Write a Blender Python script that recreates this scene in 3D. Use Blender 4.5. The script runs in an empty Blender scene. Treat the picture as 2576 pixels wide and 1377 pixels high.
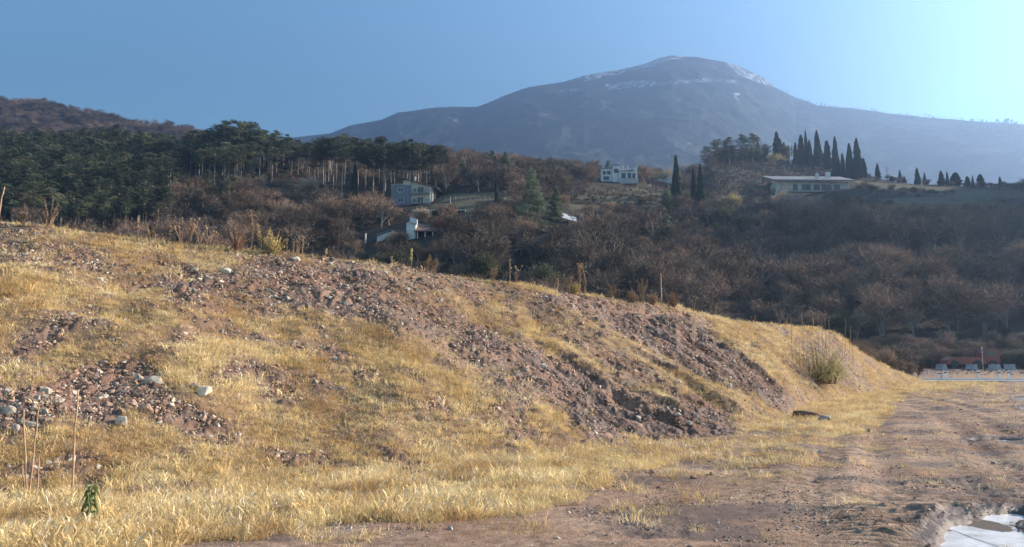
import bpy, bmesh, math, random
import numpy as np
from mathutils import Vector, Matrix, Euler
random.seed(7); RNG = np.random.default_rng(11)
R = math.radians
SC = bpy.context.scene
COL = SC.collection

# ------------------------------------------------------------------ camera
F = 773.5; CX = 512.0; CY = 273.5          # pixels of a 1024 x 547 picture
PITCH = math.atan(91.8 / F); CP, SP = math.cos(PITCH), math.sin(PITCH)
CAMZ = 1.6
cam = bpy.data.cameras.new("camera"); camo = bpy.data.objects.new("camera", cam); COL.objects.link(camo)
camo.location = (0, 0, CAMZ); camo.rotation_euler = (R(90) + PITCH, 0, 0)
cam.sensor_fit = 'HORIZONTAL'; cam.sensor_width = 36; cam.lens = 36 * F / 1024
cam.clip_start = 0.1; cam.clip_end = 20000
SC.camera = camo

# ------------------------------------------------------------------ sky, sun, exposure
SUN_AZ, SUN_EL = R(75), R(24)              # azimuth clockwise from the view direction (+Y)
w = bpy.data.worlds.new("World"); SC.world = w; w.use_nodes = True
nt = w.node_tree; bg = nt.nodes["Background"]
sky = nt.nodes.new("ShaderNodeTexSky"); sky.sky_type = 'NISHITA'; sky.sun_disc = False
sky.sun_elevation = SUN_EL; sky.sun_rotation = SUN_AZ
sky.altitude = 200; sky.air_density = 1.0; sky.dust_density = 0.0; sky.ozone_density = 1.5
SKY_TINT = (0.82, 1.11, 1.10)
tn = nt.nodes.new("ShaderNodeMix"); tn.data_type = 'RGBA'; tn.blend_type = 'MULTIPLY'; tn.inputs[0].default_value = 1.0; tn.inputs[7].default_value = (*SKY_TINT, 1)
nt.links.new(sky.outputs[0], tn.inputs[6]); nt.links.new(tn.outputs[2], bg.inputs[0]); bg.inputs[1].default_value = 0.091
sl = bpy.data.lights.new("sun", 'SUN'); sl.energy = 5.0; sl.angle = R(0.53); sl.color = (1.0, 0.87, 0.70)
so = bpy.data.objects.new("sun", sl); COL.objects.link(so)
sdir = Vector((math.sin(SUN_AZ) * math.cos(SUN_EL), math.cos(SUN_AZ) * math.cos(SUN_EL), math.sin(SUN_EL)))
so.rotation_euler = (-sdir).to_track_quat('-Z', 'Y').to_euler(); so.location = (0, 0, 50)
vs = SC.view_settings; vs.view_transform = 'Standard'; vs.look = 'None'; vs.gamma = 1.0
vs.use_curve_mapping = False; vs.exposure = 1.92
HAZE_DENSITY = 0.00048; HAZE_G = 0.66; HAZE_COL = (0.29, 0.43, 0.70)
SC.cycles.use_denoising = True; SC.cycles.denoising_input_passes = 'RGB_ALBEDO_NORMAL'; SC.cycles.denoising_prefilter = 'ACCURATE'
SC.cycles.max_bounces = 4; SC.cycles.diffuse_bounces = 2; SC.cycles.glossy_bounces = 2
SC.cycles.transmission_bounces = 2; SC.cycles.volume_bounces = 0; SC.cycles.transparent_max_bounces = 4

# ------------------------------------------------------------------ picture <-> place (U units: a 2576 wide picture)
K = 1024 / 2576.0
def ray(xd, yd):
    a = (np.asarray(xd, float) * K - CX) / F; b = (CY - np.asarray(yd, float) * K) / F
    y = CP - b * SP
    return a / y, (SP + b * CP) / y
def at(xd, yd, Y):
    a, b = ray(xd, yd); return Vector((float(a) * Y, Y, CAMZ + float(b) * Y))
def proj(x, y, z):
    z = z - CAMZ; f = y * CP + z * SP; f = np.maximum(f, 1e-3)
    return (CX + F * x / f) / K, (CY - F * (-y * SP + z * CP) / f) / K
UF = F / K * 1.0                            # focal length in U units

# ------------------------------------------------------------------ noise
def _h(i, j, s):
    n = (i.astype(np.int64) * 374761393 + j.astype(np.int64) * 668265263 + s * 974711) & 0x7fffffff
    n = ((n ^ (n >> 13)) * 1274126177) & 0x7fffffff
    n = ((n ^ (n >> 16)) * 668265263) & 0x7fffffff
    return ((n >> 7) & 0xffff) / 65535.0
def vn(x, y, s=0):
    x = np.asarray(x, float); y = np.asarray(y, float)
    i = np.floor(x); j = np.floor(y); u = x - i; v = y - j
    u = u * u * (3 - 2 * u); v = v * v * (3 - 2 * v)
    a = _h(i, j, s); b = _h(i + 1, j, s); c = _h(i, j + 1, s); d = _h(i + 1, j + 1, s)
    return (a * (1 - u) + b * u) * (1 - v) + (c * (1 - u) + d * u) * v
def fbm(x, y, s=0, o=4, g=0.5):
    t = 0; a = 1; n = 0
    for k in range(o):
        t = t + a * vn(x * 2 ** k + 17.3 * k, y * 2 ** k - 9.1 * k, s + k); n += a; a *= g
    return t / n
def sstep(a, b, x):
    t = np.clip((x - a) / (b - a), 0, 1); return t * t * (3 - 2 * t)

# ------------------------------------------------------------------ mesh helpers
def mesh_np(name, V, Fc, mats=(), smooth=False, midx=None):
    V = np.asarray(V, np.float32); Fc = np.asarray(Fc, np.int32); n = Fc.shape[1]
    me = bpy.data.meshes.new(name); me.vertices.add(len(V)); me.vertices.foreach_set("co", V.ravel())
    me.loops.add(Fc.size); me.loops.foreach_set("vertex_index", Fc.ravel())
    me.polygons.add(len(Fc)); me.polygons.foreach_set("loop_start", np.arange(len(Fc), dtype=np.int32) * n)
    for m in mats: me.materials.append(m)
    if midx is not None: me.polygons.foreach_set("material_index", np.asarray(midx, np.int32))
    me.polygons.foreach_set("use_smooth", np.full(len(Fc), smooth)); me.update(); me.validate()
    return me
def link(name, me, parent=None, loc=(0, 0, 0), rz=0, col=None):
    o = bpy.data.objects.new(name, me); (col or COL).objects.link(o)
    if parent: o.parent = parent
    o.location = loc; o.rotation_euler = (0, 0, rz); return o
def grid_faces(nr, nc):
    i = np.arange(nr - 1)[:, None] * nc + np.arange(nc - 1)[None, :]
    return np.stack([i, i + 1, i + nc + 1, i + nc], -1).reshape(-1, 4)
def fattr(me, name, v):
    a = me.attributes.new(name, 'FLOAT', 'POINT'); a.data.foreach_set("value", np.asarray(v, np.float32).ravel())
def tag(o, label=None, cat=None, group=None, kind=None):
    if label: o['label'] = label
    if cat: o['category'] = cat
    if group: o['group'] = group
    if kind: o['kind'] = kind
    return o
def thing(name, label, cat, loc, rz=0, group=None):
    return tag(link(name, None, loc=loc, rz=rz), label, cat, group)
class MB:
    """collects pieces of one mesh"""
    def __init__(s): s.v = []; s.f = []
    def box(s, x0, x1, y0, y1, z0, z1, M=None):
        b = len(s.v); P = [(x, y, z) for z in (z0, z1) for y in (y0, y1) for x in (x0, x1)]
        if M is not None: P = [tuple(M @ Vector(p)) for p in P]
        s.v += P; s.f += [tuple(b + k for k in q) for q in ((0, 2, 3, 1), (4, 5, 7, 6), (0, 1, 5, 4), (2, 6, 7, 3), (0, 4, 6, 2), (1, 3, 7, 5))]
    def prism(s, poly, y0, y1):            # poly in x,z
        b = len(s.v); n = len(poly); s.v += [(x, y0, z) for x, z in poly] + [(x, y1, z) for x, z in poly]
        s.f += [tuple(range(b, b + n)), tuple(range(b + 2 * n - 1, b + n - 1, -1))]
        for k in range(n): s.f.append((b + k, b + n + k, b + n + (k + 1) % n, b + (k + 1) % n))
    def tube(s, pts, rad, n=5):
        b = len(s.v); pts = [Vector(p) for p in pts]
        for k, p in enumerate(pts):
            d = (pts[min(k + 1, len(pts) - 1)] - pts[max(k - 1, 0)]).normalized()
            a = d.orthogonal().normalized(); c = d.cross(a); r = rad[k] if hasattr(rad, '__len__') else rad
            for q in range(n):
                t = 2 * math.pi * q / n; s.v.append(tuple(p + (a * math.cos(t) + c * math.sin(t)) * r))
        for k in range(len(pts) - 1):
            for q in range(n):
                s.f.append((b + k * n + q, b + k * n + (q + 1) % n, b + (k + 1) * n + (q + 1) % n, b + (k + 1) * n + q))
        s.f.append(tuple(b + q for q in range(n))[::-1]); e = b + (len(pts) - 1) * n; s.f.append(tuple(e + q for q in range(n)))
    def blob(s, c, rx, ry=None, rz=None, n=6, m=4):
        ry = ry or rx; rz = rz or rx; b = len(s.v)
        for i in range(m + 1):
            for q in range(n):
                t = math.pi * i / m; p = 2 * math.pi * q / n; k = 1 + random.uniform(-.15, .15)
                s.v.append((c[0] + rx * k * math.sin(t) * math.cos(p), c[1] + ry * k * math.sin(t) * math.sin(p), c[2] + rz * math.cos(t)))
        for i in range(m):
            for q in range(n): s.f.append((b + i * n + q, b + (i + 1) * n + q, b + (i + 1) * n + (q + 1) % n, b + i * n + (q + 1) % n))
    def leaf(s, p, d, L, W, droop=.3):     # a folded two-quad leaf
        d = Vector(d).normalized(); a = d.cross(Vector((0, 0, 1)));
        a = a.normalized() if a.length > 1e-3 else Vector((1, 0, 0)); p = Vector(p); b = len(s.v)
        m = p + d * L * .5; e = p + d * L - Vector((0, 0, L * droop)); u = Vector((0, 0, W * .25))
        s.v += [tuple(p), tuple(m + a * W * .5 + u), tuple(e), tuple(m - a * W * .5 + u), tuple(m - Vector((0, 0, L * droop * .3)))]
        s.f += [(b, b + 1, b + 4), (b + 1, b + 2, b + 4), (b + 2, b + 3, b + 4), (b + 3, b, b + 4)]
    def mesh(s, name, m, smooth=False):
        me = bpy.data.meshes.new(name); me.from_pydata(s.v, [], s.f); me.materials.append(m)
        if smooth: me.polygons.foreach_set("use_smooth", [True] * len(me.polygons))
        me.update(); return me
    def build(s, name, m, parent=None, loc=(0, 0, 0), rz=0, smooth=False): return link(name, s.mesh(name, m, smooth), parent, loc, rz)

# ------------------------------------------------------------------ materials
def nmat(name):
    m = bpy.data.materials.new(name); m.use_nodes = True; t = m.node_tree
    return m, t, t.nodes["Principled BSDF"], t.nodes["Material Output"]
def ramp(t, cols, fac=None):
    r = t.nodes.new("ShaderNodeValToRGB"); e = r.color_ramp.elements
    while len(e) < len(cols): e.new(0.5)
    for k, (p, c) in enumerate(cols): e[k].position = p; e[k].color = (*c, 1)
    if fac is not None: t.links.new(fac, r.inputs[0])
    return r
def noise(t, scale, detail=4, world=True, rough=.6, vec=None):
    n = t.nodes.new("ShaderNodeTexNoise"); n.inputs["Scale"].default_value = scale; n.inputs["Detail"].default_value = detail
    n.inputs["Roughness"].default_value = rough
    if vec is None:
        if world: g = t.nodes.new("ShaderNodeNewGeometry"); vec = g.outputs["Position"]
        else: g = t.nodes.new("ShaderNodeTexCoord"); vec = g.outputs["Object"]
    t.links.new(vec, n.inputs["Vector"]); return n
def mixc(t, f, a, b, mode='MIX'):
    m = t.nodes.new("ShaderNodeMix"); m.data_type = 'RGBA'; m.blend_type = mode
    for s, v in ((0, f), (6, a), (7, b)):
        if isinstance(v, (int, float)): m.inputs[s].default_value = v
        elif isinstance(v, tuple): m.inputs[s].default_value = (*v, 1)
        else: t.links.new(v, m.inputs[s])
    return m.outputs[2]
def attr(t, name):
    a = t.nodes.new("ShaderNodeAttribute"); a.attribute_name = name; return a.outputs["Fac"]
def mk(name, c0, c1, scale=1.0, rough=.9, bump=0, bscale=None, rand=.25, transl=0, world=True, spec=.3, third=None, lo=.35, hi=.65):
    """two colours mottled by noise, with a per-object change of value; optional translucency for thin leaves"""
    m, t, b, out = nmat(name)
    n = noise(t, scale, 4, world)
    cols = [(lo, c0), (hi, c1)] if third is None else [(lo, c0), ((lo + hi) / 2, third), (hi, c1)]
    c = ramp(t, cols, n.outputs[0]).outputs[0]
    if rand:
        oi = t.nodes.new("ShaderNodeObjectInfo"); hs = t.nodes.new("ShaderNodeHueSaturation")
        mr = t.nodes.new("ShaderNodeMapRange"); mr.inputs[3].default_value = 1 - rand; mr.inputs[4].default_value = 1 + rand
        t.links.new(oi.outputs["Random"], mr.inputs[0]); t.links.new(mr.outputs[0], hs.inputs["Value"]); t.links.new(c, hs.inputs["Color"]); c = hs.outputs[0]
    t.links.new(c, b.inputs["Base Color"]); b.inputs["Roughness"].default_value = rough; b.inputs["Specular IOR Level"].default_value = spec
    if bump:
        bn = noise(t, bscale or scale * 6, 5, world); bp = t.nodes.new("ShaderNodeBump"); bp.inputs["Strength"].default_value = .8; bp.inputs["Distance"].default_value = bump
        t.links.new(bn.outputs[0], bp.inputs["Height"]); t.links.new(bp.outputs[0], b.inputs["Normal"])
    if transl:
        tr = t.nodes.new("ShaderNodeBsdfTranslucent"); t.links.new(c, tr.inputs[0]); mx = t.nodes.new("ShaderNodeMixShader"); mx.inputs[0].default_value = transl
        t.links.new(b.outputs[0], mx.inputs[1]); t.links.new(tr.outputs[0], mx.inputs[2]); t.links.new(mx.outputs[0], out.inputs[0])
    return m

M = {}
M['grass'] = mk('dry grass', (.46, .28, .115), (.84, .66, .36), .7, rand=.42, transl=.30, third=(.70, .50, .23), spec=.25)
M['straw'] = mk('pale dead straw', (.50, .40, .27), (.68, .58, .42), 1.3, rand=.25, transl=.25)
M['weed'] = mk('dry weed', (.20, .13, .08), (.38, .27, .17), 9, rand=.2, transl=.2)
M['weed_red'] = mk('reddish dry weed', (.22, .13, .08), (.34, .21, .14), 9, transl=.2)
M['weed_yellow'] = mk('yellow dry weed', (.42, .31, .12), (.55, .43, .20), 9, transl=.3)
M['stem'] = mk('bare stem', (.30, .17, .10), (.42, .27, .17), 12, rand=.1)
M['green_leaf'] = mk('wilted green leaf', (.12, .17, .05), (.27, .32, .12), 20, rand=.1, transl=.2, rough=.5)
M['shrub_leaf'] = mk('shrub leaf', (.30, .28, .11), (.52, .45, .22), 3, rand=.1, transl=.3)
M['stone_red'] = mk('reddish stone', (.19, .105, .07), (.44, .275, .19), 14, rand=.35, bump=.004, bscale=60)
M['stone_grey'] = mk('grey stone', (.22, .175, .14), (.50, .40, .31), 14, rand=.35, bump=.004, bscale=60)
M['stone_pale'] = mk('pale stone', (.36, .29, .21), (.58, .49, .38), 10, rand=.2, bump=.004, bscale=60)
M['clod'] = mk('earth clod', (.13, .07, .05), (.24, .15, .11), 14, rand=.3)
M['pine'] = mk('pine needles', (.034, .045, .026), (.19, .185, .095), .12, rand=.40, transl=.15, third=(.060, .072, .038))  # light olive end raised in colour to stand for sunlit tops
M['cedar'] = mk('cedar needles', (.10, .13, .08), (.20, .22, .13), .4, rand=.15, transl=.2)
M['cypress'] = mk('cypress foliage', (.016, .026, .017), (.035, .050, .026), .8, rand=.2, transl=.1)
M['bark'] = mk('pine bark', (.22, .17, .14), (.42, .34, .28), .6, rand=.3)
M['barkd'] = mk('grey bark', (.12, .095, .08), (.25, .205, .175), .6, rand=.3)
M['twig'] = mk('bare twigs', (.075, .060, .042), (.32, .20, .135), .022, rand=.42, third=(.165, .108, .074))
M['twig_o'] = mk('twigs with clinging brown leaves', (.20, .13, .09), (.32, .215, .15), .3, rand=.22, transl=.2)
M['leaf_y'] = mk('last yellow leaves', (.30, .23, .10), (.42, .34, .18), .3, rand=.15, transl=.35)
M['leaf_p'] = mk('pale dry leaves', (.34, .25, .18), (.46, .36, .28), .3, rand=.15, transl=.3)
M['leaf_r'] = mk('red leaves', (.22, .045, .03), (.32, .07, .05), .6, rand=.1, transl=.3)
M['leaf_g'] = mk('olive leaves', (.075, .075, .04), (.13, .12, .065), .4, rand=.15, transl=.3)
M['white'] = mk('white plaster', (.50, .49, .47), (.62, .61, .58), .8, rand=0, bump=.01)
M['cream'] = mk('cream plaster', (.42, .38, .33), (.52, .47, .41), .8, rand=0, bump=.01)
M['blueg'] = mk('grey blue plaster', (.14, .14, .17), (.19, .19, .23), .8, rand=0, bump=.01)
M['roof'] = mk('brown roof tiles', (.14, .08, .06), (.24, .14, .10), 1.5, rand=0, bump=.03)
M['roofg'] = mk('grey roof', (.12, .12, .13), (.20, .20, .21), 1.5, rand=0, bump=.02)
M['rail'] = mk('balcony rail', (.10, .08, .07), (.18, .14, .12), 3, rand=0)
M['conc'] = mk('concrete', (.26, .255, .25), (.38, .37, .36), 3, rand=.1, bump=.01)
M['post'] = mk('white post plastic', (.70, .70, .68), (.82, .82, .80), 6, rand=0, rough=.5)
M['black'] = mk('black band', (.02, .02, .02), (.04, .04, .04), 6, rand=0, rough=.5)
M['redm'] = mk('red machine paint', (.20, .055, .035), (.28, .08, .05), 3, rand=.1, rough=.5)  # red dulled in colour to look hazier than the volume makes it
M['steel'] = mk('galvanised steel', (.35, .35, .35), (.50, .50, .50), 3, rand=0, rough=.5)
M['wood'] = mk('weathered wood', (.30, .26, .22), (.45, .40, .34), 5, rand=.1)
gm, t_, b_, _o = nmat('window glass'); b_.inputs["Base Color"].default_value = (.03, .04, .05, 1); b_.inputs["Roughness"].default_value = .08; M['glass'] = gm
gm, t_, b_, _o = nmat('corrugated sheet'); b_.inputs["Base Color"].default_value = (.80, .80, .80, 1); b_.inputs["Roughness"].default_value = .35; M['sheet'] = gm; b_.inputs['Base Color'].default_value = (.5, .5, .5, 1)

def ground_material(name, cols):
    m, t, b, out = nmat(name)
    g = t.nodes.new("ShaderNodeNewGeometry").outputs["Position"]
    n1 = noise(t, .35, 5, vec=g); n2 = noise(t, 6, 6, vec=g, rough=.7); n3 = noise(t, 45, 4, vec=g, rough=.7)
    c = ramp(t, [(.30, cols[0]), (.50, cols[1]), (.70, cols[2])], n1.outputs[0]).outputs[0]
    c2 = ramp(t, [(.30, (.45, .42, .40)), (.60, (1, 1, 1)), (.78, (1.25, 1.2, 1.15))], n2.outputs[0]).outputs[0]
    c = mixc(t, 1.0, c, c2, 'MULTIPLY')
    c3 = ramp(t, [(.28, (.55, .52, .50)), (.55, (1, 1, 1)), (.75, (1.35, 1.3, 1.25))], n3.outputs[0]).outputs[0]
    c = mixc(t, 1.0, c, c3, 'MULTIPLY')
    c = mixc(t, attr(t, 'grass'), c, (.24, .150, .075))  # earth under grass, colour lowered to paint shade in the gaps
    c = mixc(t, attr(t, 'wet_shade'), c, (.09, .060, .048))
    t.links.new(c, b.inputs["Base Color"]); b.inputs["Specular IOR Level"].default_value = .2
    rr = t.nodes.new("ShaderNodeMapRange"); rr.inputs[3].default_value = .95; rr.inputs[4].default_value = .45
    t.links.new(attr(t, 'wet_shade'), rr.inputs[0]); t.links.new(rr.outputs[0], b.inputs["Roughness"])
    bp = t.nodes.new("ShaderNodeBump"); bp.inputs["Distance"].default_value = .035; bp.inputs["Strength"].default_value = .9; t.links.new(n2.outputs[0], bp.inputs["Height"])
    bq = t.nodes.new("ShaderNodeBump"); bq.inputs["Distance"].default_value = .012; bq.inputs["Strength"].default_value = .9; t.links.new(n3.outputs[0], bq.inputs["Height"])
    t.links.new(bp.outputs[0], bq.inputs["Normal"]); t.links.new(bq.outputs[0], b.inputs["Normal"])
    return m
M['earth'] = ground_material('earth track', [(.23, .130, .080), (.35, .220, .145), (.47, .325, .220)])
M['bank'] = ground_material('red bank earth', [(.17, .090, .062), (.25, .145, .10), (.35, .225, .165)])

# ------------------------------------------------------------------ the heap of earth: where its foot and crest run
CR = [(-900,505,21),(-400,530,20.5),(0,556,20.5),(100,562,20.5),(300,590,21),(500,615,21.5),(620,627,22),(750,634,22.5),(870,652,23),(1000,664,23.5),
      (1100,687,24),(1200,702,24.5),(1300,714,25),(1400,729,26),(1500,742,27),(1600,756,28.5),(1700,766,31),(1750,786,34),
      (1850,806,38),(1950,814,43),(2060,824,48),(2110,842,52),(2180,892,58),(2250,932,64),(2330,958,72),(2365,962,75)]
FT = [(-900,8.6),(0,8.9),(500,9.6),(1000,11),(1300,13.2),(1500,15),(1700,16),(1850,17.6),(1950,22),(2050,31),(2150,40),(2250,52),(2330,66),(2365,75)]
_s = []; _d = []; _z = []
for xd, yd, D in CR:
    p = at(xd, yd, D); _s.append(p.x / p.y); _d.append(D); _z.append(p.z)
_fs = [float(ray(x, 919)[0]) for x, _ in FT]; _fd = [d for _, d in FT]
S_END = _s[-1]
def bank_par(s):
    D1 = np.interp(s, _s, _d); z1 = np.interp(s, _s, _z); D0 = np.interp(s, _fs, _fd)
    return D0, D1, z1
def bank_z(x, y):
    y_ = np.maximum(y, .5); s = x / y_
    D0, D1, z1 = bank_par(s); t = (y - D0) / np.maximum(D1 - D0, .5)
    tt = np.clip(t, 0, 1)
    g = np.where(tt < .12, tt * tt / .24, tt - .06) / .94
    lip = sstep(.115, .135, s) * (1 - sstep(.215, .235, s))            # the little scarp under the turf at the crest
    g2 = np.where(tt < .93, g * .94, .90 + (tt - .93) / .07 * .10)
    g = g * (1 - lip) + np.maximum(g2, 0) * lip
    z = z1 * g
    # back of the heap
    bk = y - D1; z = np.where(bk > 0, z1 * (1 - sstep(4, 26, bk)) - .02 * np.maximum(bk, 0), z)
    z = z * (1 - sstep(S_END, S_END + .035, s))
    m = sstep(.03, .25, t) * (1 - .75 * sstep(.85, 1.0, t)) * (1 - sstep(-3, 0, bk) * .4)
    k = np.clip(z1 / 4.5, 0, 1)
    z = z + m * k * ((fbm(x / 3.2, y / 3.2, 3, 3) - .5) * 1.0 + (fbm(x / .8, y / .8, 5, 3) - .5) * .28)
    n = x * .60 + y * .80
    z = z + m * k * sstep(.0, .12, s) * (vn(n / .45, (x * .8 - y * .6) / 9, 9) - .5) * .36
    return z
PUD = [(2470,1335,120,50,-.12),(2530,1290,75,12,.02),(2500,1103,62,3.6,.02),(2560,1115,55,2.6,.0),(2600,1003,45,5,.0),(2600,1025,40,4,.0),(2445,1108,30,1.6,.0),(2560,1350,40,34,0)]
def pud(xd, yd, m_=1.3):
    v = np.zeros_like(xd)
    wx = (fbm(xd / 40, yd / 14, 40, 3) - .5) + .12 * (fbm(xd / 11, yd / 4, 41, 2) - .5)
    for cx, cy, rx, ry, a in PUD:
        dx = xd - cx; dy = yd - cy; u = (dx * math.cos(a) + dy * math.sin(a)) / rx; q = (-dx * math.sin(a) + dy * math.cos(a)) / ry
        v = np.maximum(v, m_ - np.sqrt(u * u + q * q) + wx * .55)
    return np.clip(v, 0, 1)
def base_z(x, y):
    z = (fbm(x / 7, y / 7, 20, 3) - .5) * .10 + (fbm(x / .9, y / .9, 21, 4, .6) - .5) * .05 + (fbm(x / .16, y / .16, 26, 2) - .5) * .06 * sstep(.42, .62, fbm(x / 1.6, y / .9, 27, 3))
    xd, yd = proj(x, y, np.zeros_like(x))
    # wheel ruts running away to the right, tyre lug ridges by the puddle
    a = x * .93 - y * .36 + .5 * np.sin(y / 6); z = z + (vn(a / .45, y / 16, 23) - .5) * .09 * sstep(1.5, 4.5, x) + (np.abs(((y * .97 + x * .15) / .30) % 1 - .5) - .25) * .10 * sstep(.52, .62, vn(a / 1.1, y / 30, 24)) * sstep(2, 4, x)
    tread = sstep(1950, 2250, xd) * sstep(1235, 1290, yd)
    q = (x * .35 + y * .94 + .10 * fbm(x / .5, y / .5, 33, 2)) / .15
    z = z + tread * np.abs((q % 1) - .5) * .20 * (.25 + .9 * vn(x / .5, y / .3, 31))
    p = pud(xd, yd); z = z * (1 - .9 * sstep(.1, .6, pud(xd, yd, 1.7))) - sstep(.1, .75, p) * .13
    z = z + .9 * sstep(92, 108, y) + .4 * sstep(108, 124, y)
    return z
def ground_z(x, y):
    b = bank_z(x, y); return base_z(x, y) + np.maximum(b - .05, 0)

def inpoly(P, x, y):
    r = np.zeros(x.shape, bool); n = len(P)
    for k in range(n):
        x0, y0 = P[k]; x1, y1 = P[(k + 1) % n]
        if y0 == y1: continue
        c = ((y0 > y) != (y1 > y)) & (x < (x1 - x0) * (y - y0) / (y1 - y0) + x0); r ^= c
    return r
BARE = [  # polygon, how bare
 ([(1395,722),(1480,738),(1560,745),(1720,778),(1850,880),(2015,1005),(1990,1035),(1900,1000),(1790,955),(1650,895),(1520,830),(1430,780),(1330,760)], 1.0), ([(1330,740),(1430,800),(1560,880),(1680,930),(1720,985),(1600,960),(1480,890),(1350,820),(1300,760)], .74), ([(560,650),(700,640),(1000,700),(1120,760),(1160,850),(1260,940),(1400,1020),(1330,1030),(1180,930),(1060,850),(900,800),(700,760),(560,720)], .76),
 ([(1115,750),(1200,800),(1290,850),(1430,895),(1530,945),(1600,985),(1660,1010),(1720,990),(1830,1040),(1880,1095),(1760,1115),(1500,1100),(1390,1015),(1260,930),(1150,850)], .97),
 ([(620,650),(720,632),(800,655),(960,690),(930,735),(960,775),(1110,850),(1010,815),(830,800),(700,770),(640,735)], .96),
 ([(345,690),(480,665),(590,660),(640,735),(560,765),(450,785),(400,735)], .90),
 ([(-200,560),(60,560),(200,590),(260,640),(420,640),(240,700),(100,680),(-200,660)], .72),
 ([(800,650),(1000,665),(1180,700),(1400,735),(1420,775),(1300,745),(1180,770),(1100,740),(960,700),(850,690)], .74),
 ([(-300,955),(60,960),(200,925),(330,900),(400,940),(440,985),(560,1055),(600,1115),(520,1120),(400,1065),(340,1040),(270,1085),(170,1060),(60,1100),(-300,1110)], .95),
 ([(470,945),(590,895),(665,905),(650,940),(500,965)], .9),
 ([(20,850),(130,825),(190,850),(110,900),(40,900)], .8),
 ([(795,855),(840,850),(880,905),(850,925),(815,900)], .9),
 ([(230,640),(300,700),(260,720),(205,670)], .6), ([(160,770),(240,765),(230,800),(170,800)],.7),
 ([(1160,1045),(1250,1000),(1340,1060),(1480,1095),(1600,1120),(1850,1100),(1930,1150),(1760,1175),(1600,1150),(1400,1110)], .62),
 ([(2000,860),(2110,850),(2190,960),(2140,980),(2040,960)], .55), ([(1960,1040),(2110,1030),(2130,1062),(1950,1058)],.75),
 ([(2120,955),(2240,978),(2270,985),(2140,975)],.6),
 ([(1750,1075),(2000,1060),(2080,1120),(1900,1160),(1750,1160)], .45),
 ([(880,1040),(960,1080),(930,1110),(860,1080)],.35), ([(600,760),(800,800),(860,850),(720,800)],.4),
 ([(300,1240),(560,1225),(640,1290),(560,1340),(330,1320)],.45)]
EDGE = [(-400,1420),(0,1405),(420,1375),(600,1345),(850,1300),(1000,1310),(1290,1305),(1480,1240),(1510,1190),(1700,1168),(1850,1150),(1950,1150),(2100,1108),(2230,1050),(2255,1010),(2300,985),(2400,968)]
def grass_mask(x, y, z):
    xd, yd = proj(x, y, z)
    jx = (fbm(x / 1.1, y / 1.1, 60, 4) - .5); jy = (fbm(x / 1.1 + 40, y / 1.1, 61, 4) - .5)
    X = xd + jx * 130; Y = yd + jy * 80
    g = np.ones_like(xd)
    acc = 0
    for q, (ax_, ay_) in enumerate(((130, 80), (40, -60), (-80, 40), (170, 110))):
        X2 = xd + jx * ax_ + (fbm(x / .35, y / .35, 160 + q, 2) - .5) * 50; Y2 = yd + jy * ay_ + (fbm(x / .35, y / .35, 170 + q, 2) - .5) * 40; g1 = np.ones_like(xd)
        for P, b in BARE: g1 = np.where(inpoly(P, X2, Y2), np.minimum(g1, 1 - b), g1)
        acc = acc + g1 / 4
    g = acc
    e = np.interp(X, [p[0] for p in EDGE], [p[1] for p in EDGE])
    g = g * (1 - sstep(-8, 14, Y - e))
    g = g * (1 - sstep(.60, .64, x / y) * (1 - sstep(86, 88, y)))
    nz = fbm(x / .7, y / .7, 64, 3)
    g = g * (.30 + .70 * sstep(.30, .46, nz)) * (.75 + .25 * sstep(.36, .5, fbm(x / 2.6, y / 2.6, 67, 3)))
    off = (Y > e) & (y < 70)
    g = np.where(off, .22 * sstep(.56, .66, fbm(x / .8, y / .8, 66, 3)) * (1 - sstep(0, 130, Y - e) * .8), g)
    return np.clip(g, 0, 1)

# ground sheet (polar, fine in front, coarse behind)
def build_ground():
    az = np.concatenate([np.linspace(-180, -46, 40, endpoint=False), np.linspace(-46, 46, 900), np.linspace(46, 180, 41)[1:]]) * math.pi / 180
    r = np.concatenate([[.02, 1.5, 3, 4.5], 5.5 * np.exp(np.arange(0, 620) * .0047), [115, 130, 160, 200, 260, 350, 500, 800, 1100, 1420]])
    A, Rr = np.meshgrid(az, r); x = Rr * np.sin(A); y = Rr * np.cos(A)
    z = np.where(y > 0, base_z(x, np.maximum(y, .5)), 0)
    # where the heap stands the sheet lies under it
    D0, D1, z1 = bank_par(x / np.maximum(y, .5)); inside = (y > D0 + 1.5) & (y < D1 + 22) & (x / np.maximum(y, .5) < S_END) & (y > 2)
    z = np.where(inside, z - .25, z)
    z = np.where(Rr > 130, np.minimum(z, 1.3) - .5 * sstep(130, 200, Rr), z)
    me = mesh_np("ground", np.stack([x, y, z], -1).reshape(-1, 3), grid_faces(len(r), len(az)), [M['earth']], True)
    g = grass_mask(x, np.maximum(y, .5), z); xd, yd = proj(x, np.maximum(y, .5), z * 0); p = pud(xd, yd)
    g = np.where((y > 2) & (Rr < 130), g, .7); g = np.where(y > 100, 0, g); fattr(me, 'grass', g * .8)
    wet_shade = np.clip(pud(xd, yd, 1.75) * 1.8, 0, 1) * (y > 2) + .7 * sstep(.52, .66, fbm(x / 1.6, y / .8, 70, 4)) * (y > 2) * (Rr < 90)
    wet_shade = np.maximum(wet_shade, .8 * sstep(98, 104, y)); fattr(me, 'wet_shade', np.clip(wet_shade, 0, 1) * .9)  # ground past the road is set darker
    return tag(link("ground", me), kind='structure')
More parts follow.
